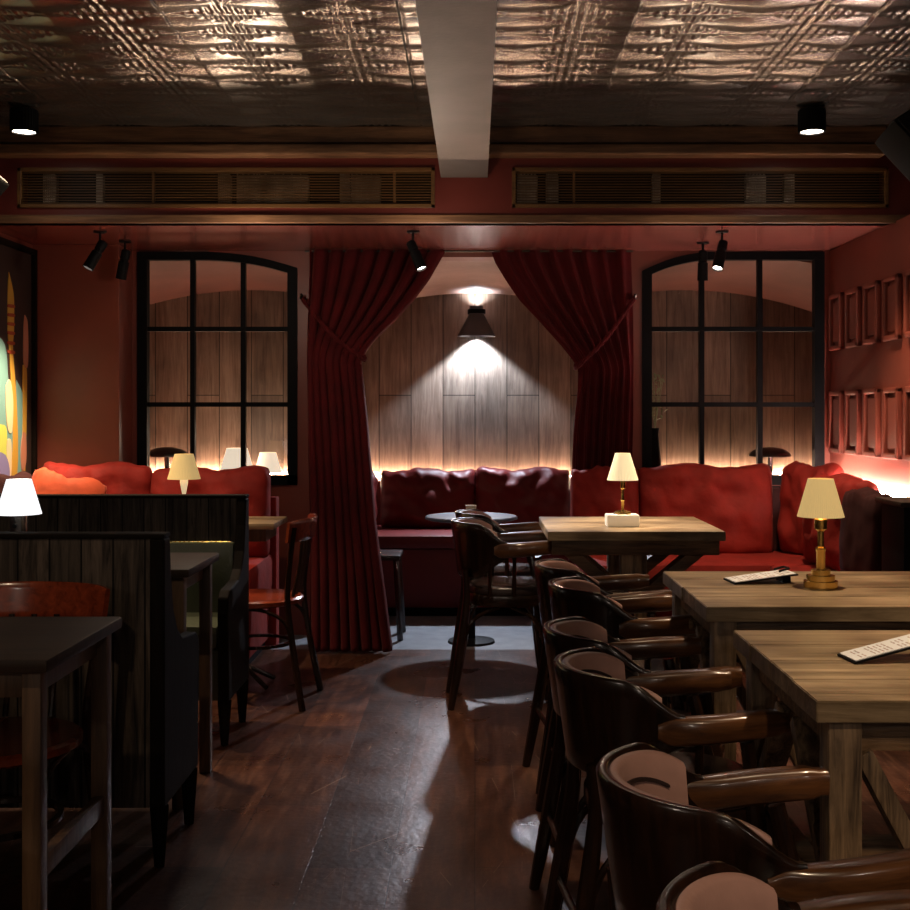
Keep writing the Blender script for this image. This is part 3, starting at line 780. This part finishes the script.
for i, (x, y, a, k, lab) in enumerate(spots):
    if i == 0: ch0.location = (x, y, 0); ch0.rotation_euler.z = math.radians(a)
    else: dup(ch0, (x, y, 0), math.radians(a), lab, scale=(1, 1, k))

# ------------------------------------------------------------------ cafe chairs (bentwood side chairs), back at -X, facing +X
def cafe_chair(label, mt='cherry', leg='chair_dark'):
    g = thing('cafe_chair', label, 'chair', (0, 0, 0), 0, 'bentwood cafe chairs')
    b = new(); P = [(-.215 + .06 * (y / .19) ** 2, y) for y in [-.19 + .38 * k / 20 for k in range(21)]]
    shell(b, P, lambda s: .705, lambda s: .800 - .010 * s ** 8, .016, .16); obj('crest_rail', b, mt, g, True, angle=50)
    for y in (-.06, 0, .06):
        b = new(); tube(b, [(-.165, y, .46), (-.195, y, .60), (-.205, y, .72)], .008, 8); obj('spindle', b, leg, g, True)
    b = new(); lathe(b, [(.001, .425), (.185, .425), (.195, .432), (.195, .448), (.185, .455), (.12, .450), (.001, .448)], 44); obj('seat', b, mt, g, True)
    for s in (-1, 1):
        b = new(); tube(b, [(-.235, s * .185, 0), (-.195, s * .165, .22), (-.165, s * .155, .44), (-.175, s * .17, .60), (-.20, s * .185, .77)], lambda t: .015 - .003 * t, 10); obj('leg', b, leg, g, True)
        b = new(); tube(b, [(.19, s * .165, 0), (.16, s * .15, .22), (.14, s * .14, .43)], lambda t: .012 + .004 * t, 10); obj('leg', b, leg, g, True)
        b = new(); tube(b, [(-.185, s * .158, .26), (-.15, s * .165, .37), (-.03, s * .17, .42), (.10, s * .155, .385), (.158, s * .15, .26)], .008, 8); obj('brace', b, leg, g, True)
    b = new(); lathe(b, [(.135, .245), (.15, .245), (.15, .258), (.135, .258)], 32, closed=True); obj('ring_stretcher', b, leg, g, True)
    return g
cc = cafe_chair('bentwood cafe chair beside the left curtain, its back to the aisle')
cc.location = (-.945, 5.04, 0); cc.rotation_euler.z = math.radians(176)
dup(cc, (-1.17, 3.0 - .16, 0), math.radians(-92), 'reddish cafe chair behind the near dark table, broad crest rail toward the table')
dup(cc, (-1.06, 2.02, 0), math.radians(86), 'cafe chair cut by the left edge, at the near end of the dark table')

# ------------------------------------------------------------------ booths
def booth(label, x0, x1, yb, sgn, green):
    """yb = outer face of the back; sgn=+1: seat toward +Y"""
    g = thing('booth_bench', label, 'bench', ((x0 + x1) / 2, yb, 0), 0, 'dark planked booth benches')
    w = (x1 - x0) / 2
    def Y(t): return sgn * t
    b = new(); box(b, -w + .04, w - .04, min(Y(.004), Y(.045)), max(Y(.004), Y(.045)), .17, .907, .002); obj('back_panel', b, 'booth_plank', g)
    b = new(); box(b, -w, w, min(Y(-.004), Y(.065)), max(Y(-.004), Y(.065)), .907, .92, .004); obj('top_rail', b, 'booth_side', g, True)
    prof = [(.0, .17), (.0, .907), (.062, .907), (.075, .80), (.10, .70), (.145, .635), (.20, .600), (.30, .590), (.365, .585), (.395, .56), (.405, .50), (.395, .40), (.385, .17)]
    for s in (-1, 1):
        b = new(); X = s * (w - .02); prism(b, [(Y(t), z) for t, z in prof], X - .02, X + .02, 'x'); obj('side_panel', b, 'booth_side', g, bev=.006)
        for t in (.03, .36):
            b = new(); X2 = s * (w - .022)
            lathe(b, [(.012, 0), (.014, 0), (.026, .16), (.026, .172), (.012, .172)], 4, (X2, Y(t), 0)); obj('leg', b, 'booth_side', g)
    b = new(); box(b, -w + .042, w - .042, min(Y(.05), Y(.10)), max(Y(.05), Y(.10)), .44, .735, .02); obj('back_cushion', b, 'green_leather', g, True)
    b = new(); box(b, -w + .042, w - .042, min(Y(.05), Y(.385)), max(Y(.05), Y(.385)), .36, .455, .03); obj('seat', b, 'green_leather', g, True)
    b = new(); box(b, -w + .042, w - .042, min(Y(.345), Y(.375)), max(Y(.345), Y(.375)), .17, .36, .006); obj('front_panel', b, 'green_leather', g, True)
    b = new(); k = -w + .06
    while k < w - .05:
        lathe(b, [(.001, -.003), (.004, -.002), (.005, .0), (.001, .003)], 6, (k, Y(.102), .737)); k += .018
    obj('stud_trim', b, 'brass', g)
    return g
booth('near booth bench seen from behind, dark vertical planks', -2.0, -.848, 3.15, 1, True)
booth('farther booth bench facing the camera, green leather seat below dark planks', -2.1, -.92, 4.70, -1, True)

def cafe_table(label, x0, x1, y0, y1, TZ=.76, top='dark_table', legs='oak_leg', ends=((1, -1), (1, 1), (-1, -1), (-1, 1)), stretch=True):
    cx, cy, w, d = (x0 + x1) / 2, (y0 + y1) / 2, (x1 - x0) / 2, (y1 - y0) / 2
    g = thing('dining_table', label, 'table', (cx, cy, 0))
    b = new(); box(b, -w, w, -d, d, TZ - .028, TZ, .008); obj('tabletop', b, top, g, True)
    b = new(); box(b, -w + .045, w - .045, -d + .04, d - .04, TZ - .085, TZ - .028, .003); obj('apron', b, legs, g, True)
    for sx, sy in ends:
        X, Y = sx * (w - .04), sy * (d - .04); b = new(); box(b, X - .019, X + .019, Y - .019, Y + .019, 0, TZ - .028, .003); obj('leg', b, legs, g, True)
    if stretch:
        for sx in (-1, 1):
            b = new(); box(b, sx * (w - .04) - .012, sx * (w - .04) + .012, -d + .05, d - .05, .30, .345, .003); obj('stretcher', b, legs, g, True)
    return g
cafe_table('near dark-topped table at the left edge with pale wooden legs', -1.75, -.849, 2.29, 2.785)
cafe_table('narrow table between the two booth benches', -1.75, -.898, 3.62, 4.06, stretch=False)
bt = cafe_table('table before the left red bench, yellow lamp on it', -1.65, -.89, 5.12, 5.48, top='farm_top', ends=(), stretch=False)
for sx in (-1, 1):
    b = new(); tube(b, [(sx * .2, 0, .1), (sx * .2, 0, .70)], .022, 12, smooth=False)
    for sy in (-1, 1): tube(b, [(sx * .2, 0, .10), (sx * .33, sy * .10, .012)], .011, 8, smooth=False)
    obj('pedestal', b, 'dark_metal', bt, True)
table_lamp('table_lamp', 'yellow', 'small lamp with yellow shade on the table before the left red bench', ((184 - CX) * 5.3 / F, 5.3, .76), 'shade_yellow')
table_lamp('table_lamp', 'white', 'lamp with bright white shade on the booth table at the left edge', ((19 - CX) * 3.8 / F, 3.8, .76), 'shade_white', .97)
table_lamp('table_lamp', 'brass', 'stepped brass lamp with yellow shade on the middle farmhouse table', (.972, 3.245, .76), 'shade_yellow', .955)
g = thing('lamp_charging_box', 'glossy white box under the small lamp on the farthest farmhouse table', 'box', (.637, 5.0, .76))
b = new(); box(b, -.07, .07, -.05, .05, 0, .052, .006); obj('casing', b, 'white_box', g, True)
b = new(); lathe(b, [(.001, .0521), (.038, .0521), (.036, .054), (.001, .054)], 24); obj('charging_plate', b, 'chrome', g, True)
table_lamp('table_lamp', 'cream', 'small brass lamp with cream shade standing on the white box', (.640, 5.0, .8145), 'shade_cream', 1.06)

# menus
def menu(label, corner, ang, w, l, tilt, rest):
    g = thing('menu', label, 'menu', corner, ang, 'white paper menus on the tables')
    M = Matrix.Rotation(-tilt, 4, 'Y')
    b = new(); box(b, 0, l, -w / 2, w / 2, 0.0005, .004); b.transform(M); obj('board', b, 'black_metal', g)
    b = new(); box(b, .004, l - .004, -w / 2 + .004, w / 2 - .004, .0045, .0065); b.transform(M); p = obj('page', b, 'paper', g)
    b = new(); rnd = random.Random(3)
    x = .02
    while x < l - .03:
        for y0 in (-w / 2 + .012, -w / 2 + .012 + (w - .02) / 2):
            y = y0; n_ = rnd.randint(2, 4)
            for k in range(n_):
                q = rnd.uniform(.006, .012)
                if y + q < y0 + w / 2 - .014: box(b, x, x + .003, y, y + q, .0066, .0069)
                y += q + .003
        x += rnd.choice((.009, .009, .02))
    b.transform(M); obj('print', b, 'ink', p)
    z = math.sin(tilt) * l * .86; x = math.cos(tilt) * l * .86
    b = new(); box(b, x - .012, x + .012, -w / 2 + .02, w / 2 - .02, 0, max(.006, z - .003), .002); obj('stand', b, 'black_metal', g)
    b = new(); tube(b, [(x - .02, -.02, z + .012), (x + .01, -.02, z + .02), (x + .01, .02, z + .02), (x - .02, .02, z + .012)], .0035, 6, smooth=False); obj('clip', b, 'black_metal', g, True)
    return g
menu('white menu lying tilted on the nearest farmhouse table', (.735, 2.285, .7605), math.radians(7), .080, .24, math.radians(13), 0)
menu('white menu on a clipboard next to the brass lamp', (.735, 3.34, .7605), math.radians(6), .10, .19, math.radians(7), 0)

# ------------------------------------------------------------------ alcove bench and cushions
ab = thing('alcove_bench', 'dark red leather bench across the back of the alcove', 'bench', (0, 7.35, 0))
b = new(); box(b, -.88, .88, -.33, .43, .42, .505, .03); obj('seat', b, 'red_leather', ab, True)
b = new(); box(b, -.88, .88, -.30, .43, .06, .419, .01); obj('base', b, 'red_leather', ab, True)
b = new(); box(b, -.88, .88, -.24, .43, 0, .06, .0); obj('plinth', b, 'black_metal', ab)
b = new(); box(b, -.88, .88, .33, .43, .50, .80, .01); obj('back_rest', b, 'red_leather', ab, True)
b = new(); box(b, -.85, .85, YN - .03, YN - .015, .815, .83); tag(obj('light_strip', b, 'led_warm'), 'warm light strip glowing behind the alcove cushions', 'light strip')
def zxa(px, d): return (px - CX) * d / F
def back_cushion(label, px0, px1, d, ztop, zbot, t, mt, seed, rx=-.10, group='red back cushions', wr=.014):
    x0, x1 = zxa(px0, d), zxa(px1, d); w = x1 - x0
    o = obj('back_cushion', cushion(w, ztop - zbot, t, seed, wr=wr), mt, None, True, angle=70)
    place(o, ((x0 + x1) / 2, d, zbot), (rx, 0, 0)); return tag(o, label, 'cushion', group)
back_cushion('crumpled red cushion on the left half of the alcove bench', 380, 476, 7.50, .885, .50, .17, 'red_leather', 2.1, group='alcove cushions', wr=.02)
back_cushion('crumpled red cushion on the right half of the alcove bench', 474, 571, 7.50, .89, .50, .17, 'red_leather', 5.7, group='alcove cushions', wr=.02)
o = obj('back_cushion', cushion(.42, .385, .13, 3.3, wr=.01), 'red_leather', None, True, angle=70)
place(o, (-.70, 7.12, .50), (0, 0, math.radians(82))); tag(o, 'red cushion standing sideways by the left curtain in the alcove', 'cushion', 'alcove cushions')
# round table
rt = thing('round_table', 'small round table with blue-grey top in the alcove', 'table', (-.02, 6.30, 0))
b = new(); lathe(b, [(.001, .668), (.235, .668), (.252, .674), (.252, .684), (.245, .689), (.001, .689)], 56); obj('tabletop', b, 'blue_top', rt, True)
b = new(); tube(b, [(0, 0, .02), (0, 0, .67)], .022, 14, smooth=False); lathe(b, [(.03, .64), (.08, .66), (.08, .668), (.03, .668)], 24, closed=True); obj('pedestal', b, 'black_metal', rt, True)
b = new(); lathe(b, [(.001, 0), (.13, 0), (.125, .012), (.04, .024), (.001, .024)], 40); obj('base', b, 'black_metal', rt, True)
cu = thing('candle_cup', 'small cream candle cup on the round alcove table', 'candle holder', ((471 - CX) * 6.3 / F, 6.34, .689))
b = new(); lathe(b, [(.001, 0), (.024, 0), (.03, .055), (.027, .055), (.022, .006), (.001, .006)], 24); obj('cup', b, 'cream_cup', cu, True)
b = new(); lathe(b, [(.001, .006), (.021, .006), (.023, .03), (.001, .03)], 18); obj('candle', b, 'paper', cu, True)
# stool behind the left curtain
st = thing('stool', 'dark stool half hidden behind the left curtain', 'stool', (-.56, 6.46, 0))
b = new(); box(b, -.15, .15, -.14, .14, .44, .47, .01); obj('seat', b, 'dark_leather', st, True)
for sx in (-1, 1):
    for sy in (-1, 1):
        b = new(); beam(b, (sx * .15, sy * .13, 0), (sx * .125, sy * .11, .44), .024, .024, .003); obj('leg', b, 'chair_dark', st, True)

# ------------------------------------------------------------------ right bench (L-shaped)
rb = thing('banquette_bench', 'red upholstered corner bench at the right under the window and side wall', 'bench', (1.3, 6.0, 0))
def rel(bm, ob): bm.transform(Matrix.Translation(-Vector(ob.location)))
b = new(); box(b, .54, 1.965, 5.72, 6.30, .30, .50, .035); box(b, 1.45, 1.965, 4.78, 5.72, .30, .50, .035); rel(b, rb); obj('seat', b, 'red_velvet', rb, True)
b = new(); box(b, .56, 1.96, 5.76, 6.30, .05, .299, .006); box(b, 1.49, 1.96, 4.80, 5.76, .05, .299, .006); rel(b, rb); obj('base', b, 'red_velvet', rb, True)
b = new(); box(b, .58, 1.94, 5.80, 6.30, 0, .05); box(b, 1.53, 1.94, 4.84, 5.8, 0, .05); rel(b, rb); obj('plinth', b, 'black_metal', rb)
b = new(); box(b, .90, 1.985, 6.36, 6.49, .0, .84, .008); box(b, 1.90, 1.965, 4.78, 6.36, .0, .84, .008); rel(b, rb); obj('back_rest', b, 'brown_velvet', rb, True)
back_cushion('narrow red back cushion half behind the small cream lamp', 571, 640, 6.22, .955, .47, .17, 'red_velvet', 1.9)
back_cushion('wide plain red back cushion under the right window', 638, 774, 6.22, .97, .47, .19, 'red_velvet', 9.2)
def side_cushion(label, x, y, w, h, t, zbot, rz, seed, ry=0, mt='red_velvet', grp='red back cushions', rx=-.08, wr=.018):
    o = obj('back_cushion', cushion(w, h, t, seed, wr=wr), mt, None, True, angle=70)
    place(o, (x, y, zbot), (rx, ry, rz)); return tag(o, label, 'cushion', grp)
side_cushion('red cushion pushed into the right corner below the window edge', 1.765, 6.10, .36, .49, .17, .49, math.radians(-52), 4.4)
side_cushion('large red cushion against the right wall behind the brass lamp', 1.74, 5.56, .58, .46, .22, .49, math.radians(-84), 7.7)
o = obj('back_cushion', cushion(.46, .42, .13, 8.3, wr=.004, puff=.2), 'brown_velvet', None, True, angle=70)
place(o, (1.72, 5.10, .49), (-.05, 0, math.radians(-90))); tag(o, 'dark red upright cushion at the near end of the right wall bench', 'cushion', 'red back cushions')
# dark cabinet at the end of the bench
cb = thing('side_cabinet', 'dark wooden side cabinet at the near end of the right bench', 'cabinet', (1.815, 4.60, 0))
b = new(); box(b, -.15, .20, -.12, .13, .06, .885, .005); obj('body', b, 'black_metal', cb, True)
b = new(); box(b, -.17, .22, -.14, .15, .885, .905, .006); obj('worktop', b, 'dark_table', cb, True)
for z in (.10, .46):
    b = new(); box(b, -.13, .18, -.135, -.121, z, z + .32, .004); dr = obj('door', b, 'booth_side', cb, True)
    b = new(); tube(b, [(-.09, -.14, z + .2), (-.09, -.155, z + .2)], .008, 8); obj('knob', b, 'dark_metal', dr, True)
b = new(); box(b, -.13, .18, -.10, .11, 0, .06); obj('plinth', b, 'black_metal', cb)

# ------------------------------------------------------------------ left bench
lb = thing('banquette_bench', 'orange-red corner bench at the left below the painting', 'bench', (-1.7, 5.9, 0))
b = new(); box(b, -2.38, -1.08, 5.56, 6.22, .30, .50, .035); box(b, -2.38, -1.85, 4.9, 5.56, .30, .50, .035); rel(b, lb); obj('seat', b, 'red_velvet', lb, True)
b = new(); box(b, -2.38, -1.10, 5.60, 6.22, .05, .299, .006); box(b, -2.38, -1.88, 4.94, 5.60, .05, .299, .006); rel(b, lb); obj('base', b, 'red_velvet', lb, True)
b = new(); box(b, -2.36, -1.12, 5.64, 6.2, 0, .05); box(b, -2.36, -1.92, 4.98, 5.6, 0, .05); rel(b, lb); obj('plinth', b, 'black_metal', lb)
b = new(); box(b, -2.38, -1.06, 6.16, 6.25, .0, .80, .008); rel(b, lb); obj('back_rest', b, 'red_velvet', lb, True)
back_cushion('red back cushion in the left corner behind the orange pillow', 40, 152, 6.02, .985, .49, .17, 'red_velvet', 6.1, rx=-.06)
back_cushion('red back cushion under the left window behind the yellow lamp', 149, 270, 6.02, .965, .49, .17, 'red_velvet', 3.9, rx=-.06)
side_cushion('brownish curved cushion leaning on the left wall beside the orange pillow', -2.21, 5.45, .46, .46, .16, .50, math.radians(80), 2.8, mt='brown_velvet')
o = obj('throw_pillow', cushion(.36, .36, .16, 5.2, wr=.002), 'orange_velvet', None, True, angle=70)
place(o, (-2.03, 5.58, .53), (-.25, math.radians(14), math.radians(24))); tag(o, 'bright orange throw pillow on the left corner bench', 'cushion')
o.location.z = .60

# ------------------------------------------------------------------ mural on the left wall
mu = thing('painting', 'tall colourful abstract painting with dark frame on the left wall', 'painting', (XL, 5.75, .80))
W2, HH = .49, 1.30
b = new(); box(b, .002, .012, -.85, W2 - .02, .02, HH - .0); obj('canvas', b, 'mural_dark', mu)
b = new(); box(b, .0, .035, W2 - .03, W2, 0, HH + .03, .004); box(b, .0, .035, -.87, W2, HH, HH + .03, .004); box(b, .0, .035, -.87, W2, -.0, .03, .004); obj('frame', b, 'booth_side', mu, True)
def blob(nm, mt, pts, k):
    b = new(); P = [p for p in smooth_pts([(p[0], p[1], 0) for p in pts] + [(pts[0][0], pts[0][1], 0)], 6)][:-1]
    prism(b, [(p.x, p.y) for p in P], .012, .0135 + .0012 * k, 'x'); obj(nm, b, mt, mu)
# y local: x=0px <-> y~.08 , x=28px <-> y~.46
def my(px): return XL and ((XL * F / (px - CX)) - 5.75)
def mz(py, px): d = XL * F / (px - CX); return H - (py - CY) * d / F - .80
def PT(l): return [(my(a), mz(c, a)) for a, c in l]
blob('teal_shape', 'mural_teal', PT([(-30, 330), (0, 340), (6, 380), (10, 420), (12, 455), (0, 480), (-30, 480)]), 0)
blob('teal_shape', 'mural_teal', PT([(14, 380), (22, 400), (24, 440), (20, 475), (14, 470), (12, 420)]), 0)
blob('ochre_shape', 'mural_ochre', PT([(6, 272), (9, 285), (11, 300), (11, 330), (10, 350), (13, 390), (15, 440), (14, 475), (9, 475), (10, 430), (7, 360), (5, 330), (5, 295)]), 2)
blob('ochre_shape', 'mural_ochre', PT([(20, 365), (24, 370), (24, 420), (22, 480), (19, 480), (20, 420)]), 1)
blob('cream_shape', 'mural_cream', PT([(3, 385), (7, 380), (10, 400), (9, 430), (5, 430), (3, 410)]), 3)
blob('pink_shape', 'mural_pink', PT([(22, 315), (25, 325), (25, 365), (21, 362), (21, 330)]), 2)
blob('cream_shape', 'mural_cream', PT([(4, 440), (8, 442), (8, 478), (4, 480)]), 3)
blob('cream_shape', 'mural_pink', PT([(20, 432), (23, 436), (23, 462), (19, 470), (18, 450)]), 3)
blob('lime_shape', 'mural_lime', PT([(-30, 430), (1, 425), (3, 450), (2, 470), (-30, 475)]), 3)
blob('violet_shape', 'mural_violet', PT([(-25, 450), (2, 455), (4, 485), (-25, 490)]), 4)
blob('ochre_shape', 'mural_ochre', PT([(-70, 300), (-50, 290), (-45, 360), (-52, 480), (-66, 480), (-60, 380)]), 2)
blob('cream_shape', 'mural_cream', PT([(-105, 380), (-88, 350), (-80, 400), (-90, 470), (-108, 450)]), 3)
blob('teal_shape', 'mural_teal', PT([(-150, 330), (-115, 320), (-110, 430), (-130, 500), (-155, 480)]), 1)
blob('pink_shape', 'mural_pink', PT([(-40, 300), (-25, 310), (-22, 380), (-36, 390)]), 2)
for k, py in enumerate((304, 313, 322, 331, 341, 350)):
    blob('red_shape', 'mural_red', PT([(5, py), (11, py + 1), (11, py + 4), (5, py + 3)]), 4)

# ------------------------------------------------------------------ lamps inside the window niches
def mushroom(label, px, d, z, s=1):
    g = thing('mushroom_lamp', label, 'table lamp', (zxa(px, d), d, z), 0, 'mushroom lamps behind the windows')
    b = new(); lathe(b, [(.001, 0), (.07, 0), (.07, .01), (.016, .016), (.016, .15), (.001, .15)], 30); obj('stem', b, 'chrome', g, True)
    b = new(); pr = [(.125 * math.cos(a), .15 + .055 * math.sin(a)) for a in [PI / 2 * k / 8 for k in range(9)]]
    pr[-1] = (.002, pr[-1][1]); lathe(b, pr + [(.002, pr[-1][1] - .004)] + [(.12 * math.cos(a), .148 + .05 * math.sin(a)) for a in [PI / 2 * k / 8 for k in range(7, -1, -1)]], 36, closed=True); obj('lamp_shade', b, 'dark_metal', g, True)
    return g
mushroom('dark mushroom lamp behind the left window', 167, 6.95, .84)
mushroom('dark mushroom lamp behind the right window above the red cushions', 770, 6.95, .84)
def cone_lamp(label, px, d, s):
    g = thing('shaded_lamp', label, 'table lamp', (zxa(px, d), d, .836), 0, 'cone-shaded lamps behind the left window')
    b = new(); lathe(b, [(.001, 0), (.04, 0), (.04, .008), (.008, .014), (.008, .04), (.001, .04)], 24); obj('base', b, 'brass', g, True)
    b = new(); lathe(b, [(.11 * s, .035), (.065 * s, .035 + .16 * s), (.062 * s, .035 + .16 * s), (.107 * s, .035)], 40, closed=True); obj('lamp_shade', b, 'shade_warm', g, True)
cone_lamp('larger cone-shaded lamp glowing behind the left window', 237, 7.2, 1.0)
cone_lamp('smaller cone-shaded lamp glowing at the right end behind the left window', 268, 7.35, .8)
# sprig shape in the right niche, standing in for a reflection in the glass
pl = thing('reflection_sprig', 'white-green leafy sprig and vase standing in for a reflection in the right window', 'plant', (zxa(655, 7.2), 7.2, .836))
b = new(); lathe(b, [(.001, 0), (.035, 0), (.04, .1), (.022, .28), (.026, .32), (.02, .32), (.001, .30)], 24); obj('vase', b, 'black_metal', pl, True)
b = new(); rnd = random.Random(5)
for k in range(46):
    z = .36 + rnd.random() * .28; a = rnd.random() * 2 * PI; r = .01 + .06 * rnd.random()
    p = Vector((r * math.cos(a), r * math.sin(a), z)); q = p + Vector((rnd.uniform(-.04, .04), rnd.uniform(-.03, .03), rnd.uniform(.01, .045)))
    s = Vector((rnd.uniform(-1, 1), rnd.uniform(-1, 1), rnd.uniform(-.4, .4))).normalized() * .011
    m = (p + q) / 2 + Vector((0, 0, .006)); vs = [b.verts.new(c) for c in (p, m + s, q, m - s)]; b.faces.new(vs)
obj('leaves', b, 'leaf', pl)
b = new(); rnd = random.Random(5)
for k in range(7): a = k * .9; tube(b, [(0, 0, .30), (.02 * math.cos(a), .02 * math.sin(a), .45), (.05 * math.cos(a), .05 * math.sin(a), .62)], .002, 5)
obj('stems', b, 'leaf', pl)

# ------------------------------------------------------------------ light
W = (1, .74, .48)
# table lamps
for loc, e in (((.640, 5.0, .99), 3.0), ((.972, 3.245, 1.0), 1.2), (((184 - CX) * 5.3 / F, 5.3, .98), .7), (((19 - CX) * 3.8 / F, 3.8, .96), 2.0)):
    light('POINT', loc, e, (1, .72, .4), shadow_soft_size=.012)
# alcove wall lamp: narrow cool beams down and up
spot((.01, YN - .075, 1.785), (.01, YN - .055, 0), 115, 108, (.66, .81, 1), .35, .02)
spot((.01, YN - .12, 1.78), (.06, 5.9, 0), 105, 84, (.86, .88, 1), .6, .03)
spot((.01, YN - .06, 1.94), (.01, YN - .05, 3), 20, 130, (.85, .92, 1), .8, .02)
# soffit spotlights
spot(s1[0], (-2.34, 5.75, 1.05), 130, 62, W, .8)
spot(s3[0], (.62, 5.0, .76), 190, 30, (1, .84, .66), .6)
spot(s4[0], (.75, 5.1, .76), 70, 40, W, .6)
# ceiling downlights in view
spot((-1.985, 5.08, 2.47), (-1.985, 5.15, 0), 130, 85, W, .6)
spot((1.483, 5.08, 2.47), (1.45, 5.2, 0), 120, 80, W, .6)
# further downlights of the room, over the tables, and an added spot on the aisle
spot((1.02, 3.25, 2.52), (1.02, 3.25, 0), 110, 46, W, .6)
spot((1.25, 2.2, 2.52), (1.10, 2.28, 0), 110, 52, W, .6)
spot((-1.30, 4.5, 2.52), (-1.2, 4.4, 0), 75, 62, W, .7)
spot((.66, 4.25, 2.52), (.64, 5.0, .80), 90, 15, W, .6)
spot((.1, 4.2, 2.36), (.2, 4.25, 0), 50, 60, W, .7)  # added to brighten the aisle floor, no fitting of its own
spot((-1.3, 1.3, 2.52), (-1.2, 2.6, .6), 30, 60, W, .7)
spot((.6, .2, 2.52), (.5, 1.1, .3), 62, 70, W, .7)
# added fill points under the soffit, lifting the walls and cushions
for x, y, z, e in ((-1.08, 5.3, 1.9, 7), (1.0, 5.3, 1.9, 2), (-.2, 5.2, 2.0, 2.5)):
    light('POINT', (x, y, z), e, (1, .80, .62), shadow_soft_size=.05)
# added fill points behind the camera, for glints on the tin ceiling
for x, y, z, e in ((-1.5, .3, 1.5, 8), (1.5, .1, 1.5, 8), (0, -2.0, 1.6, 16)):
    light('POINT', (x, y, z), e, (1, .83, .68), shadow_soft_size=.06)
# niches
light('POINT', (-1.5, 7.3, 1.1), 3.0, (1, .75, .55), shadow_soft_size=.05)

w = bpy.data.worlds.new('world'); sc.world = w; w.use_nodes = True
w.node_tree.nodes['Background'].inputs[0].default_value = (.01, .008, .007, 1)

cam = bpy.data.cameras.new('camera'); co = bpy.data.objects.new('camera', cam); C.objects.link(co)
co.location = (0, 0, H); co.rotation_euler = (PI / 2, 0, 0)
cam.lens = F / 910 * 36; cam.sensor_width = 36; cam.shift_x = -(CX - 455) / 910; cam.shift_y = -(455 - CY) / 910; cam.clip_start = .05
sc.camera = co
sc.view_settings.view_transform = 'Standard'; sc.view_settings.look = 'None'
sc.view_settings.exposure = 0; sc.view_settings.gamma = 1; sc.view_settings.use_curve_mapping = False
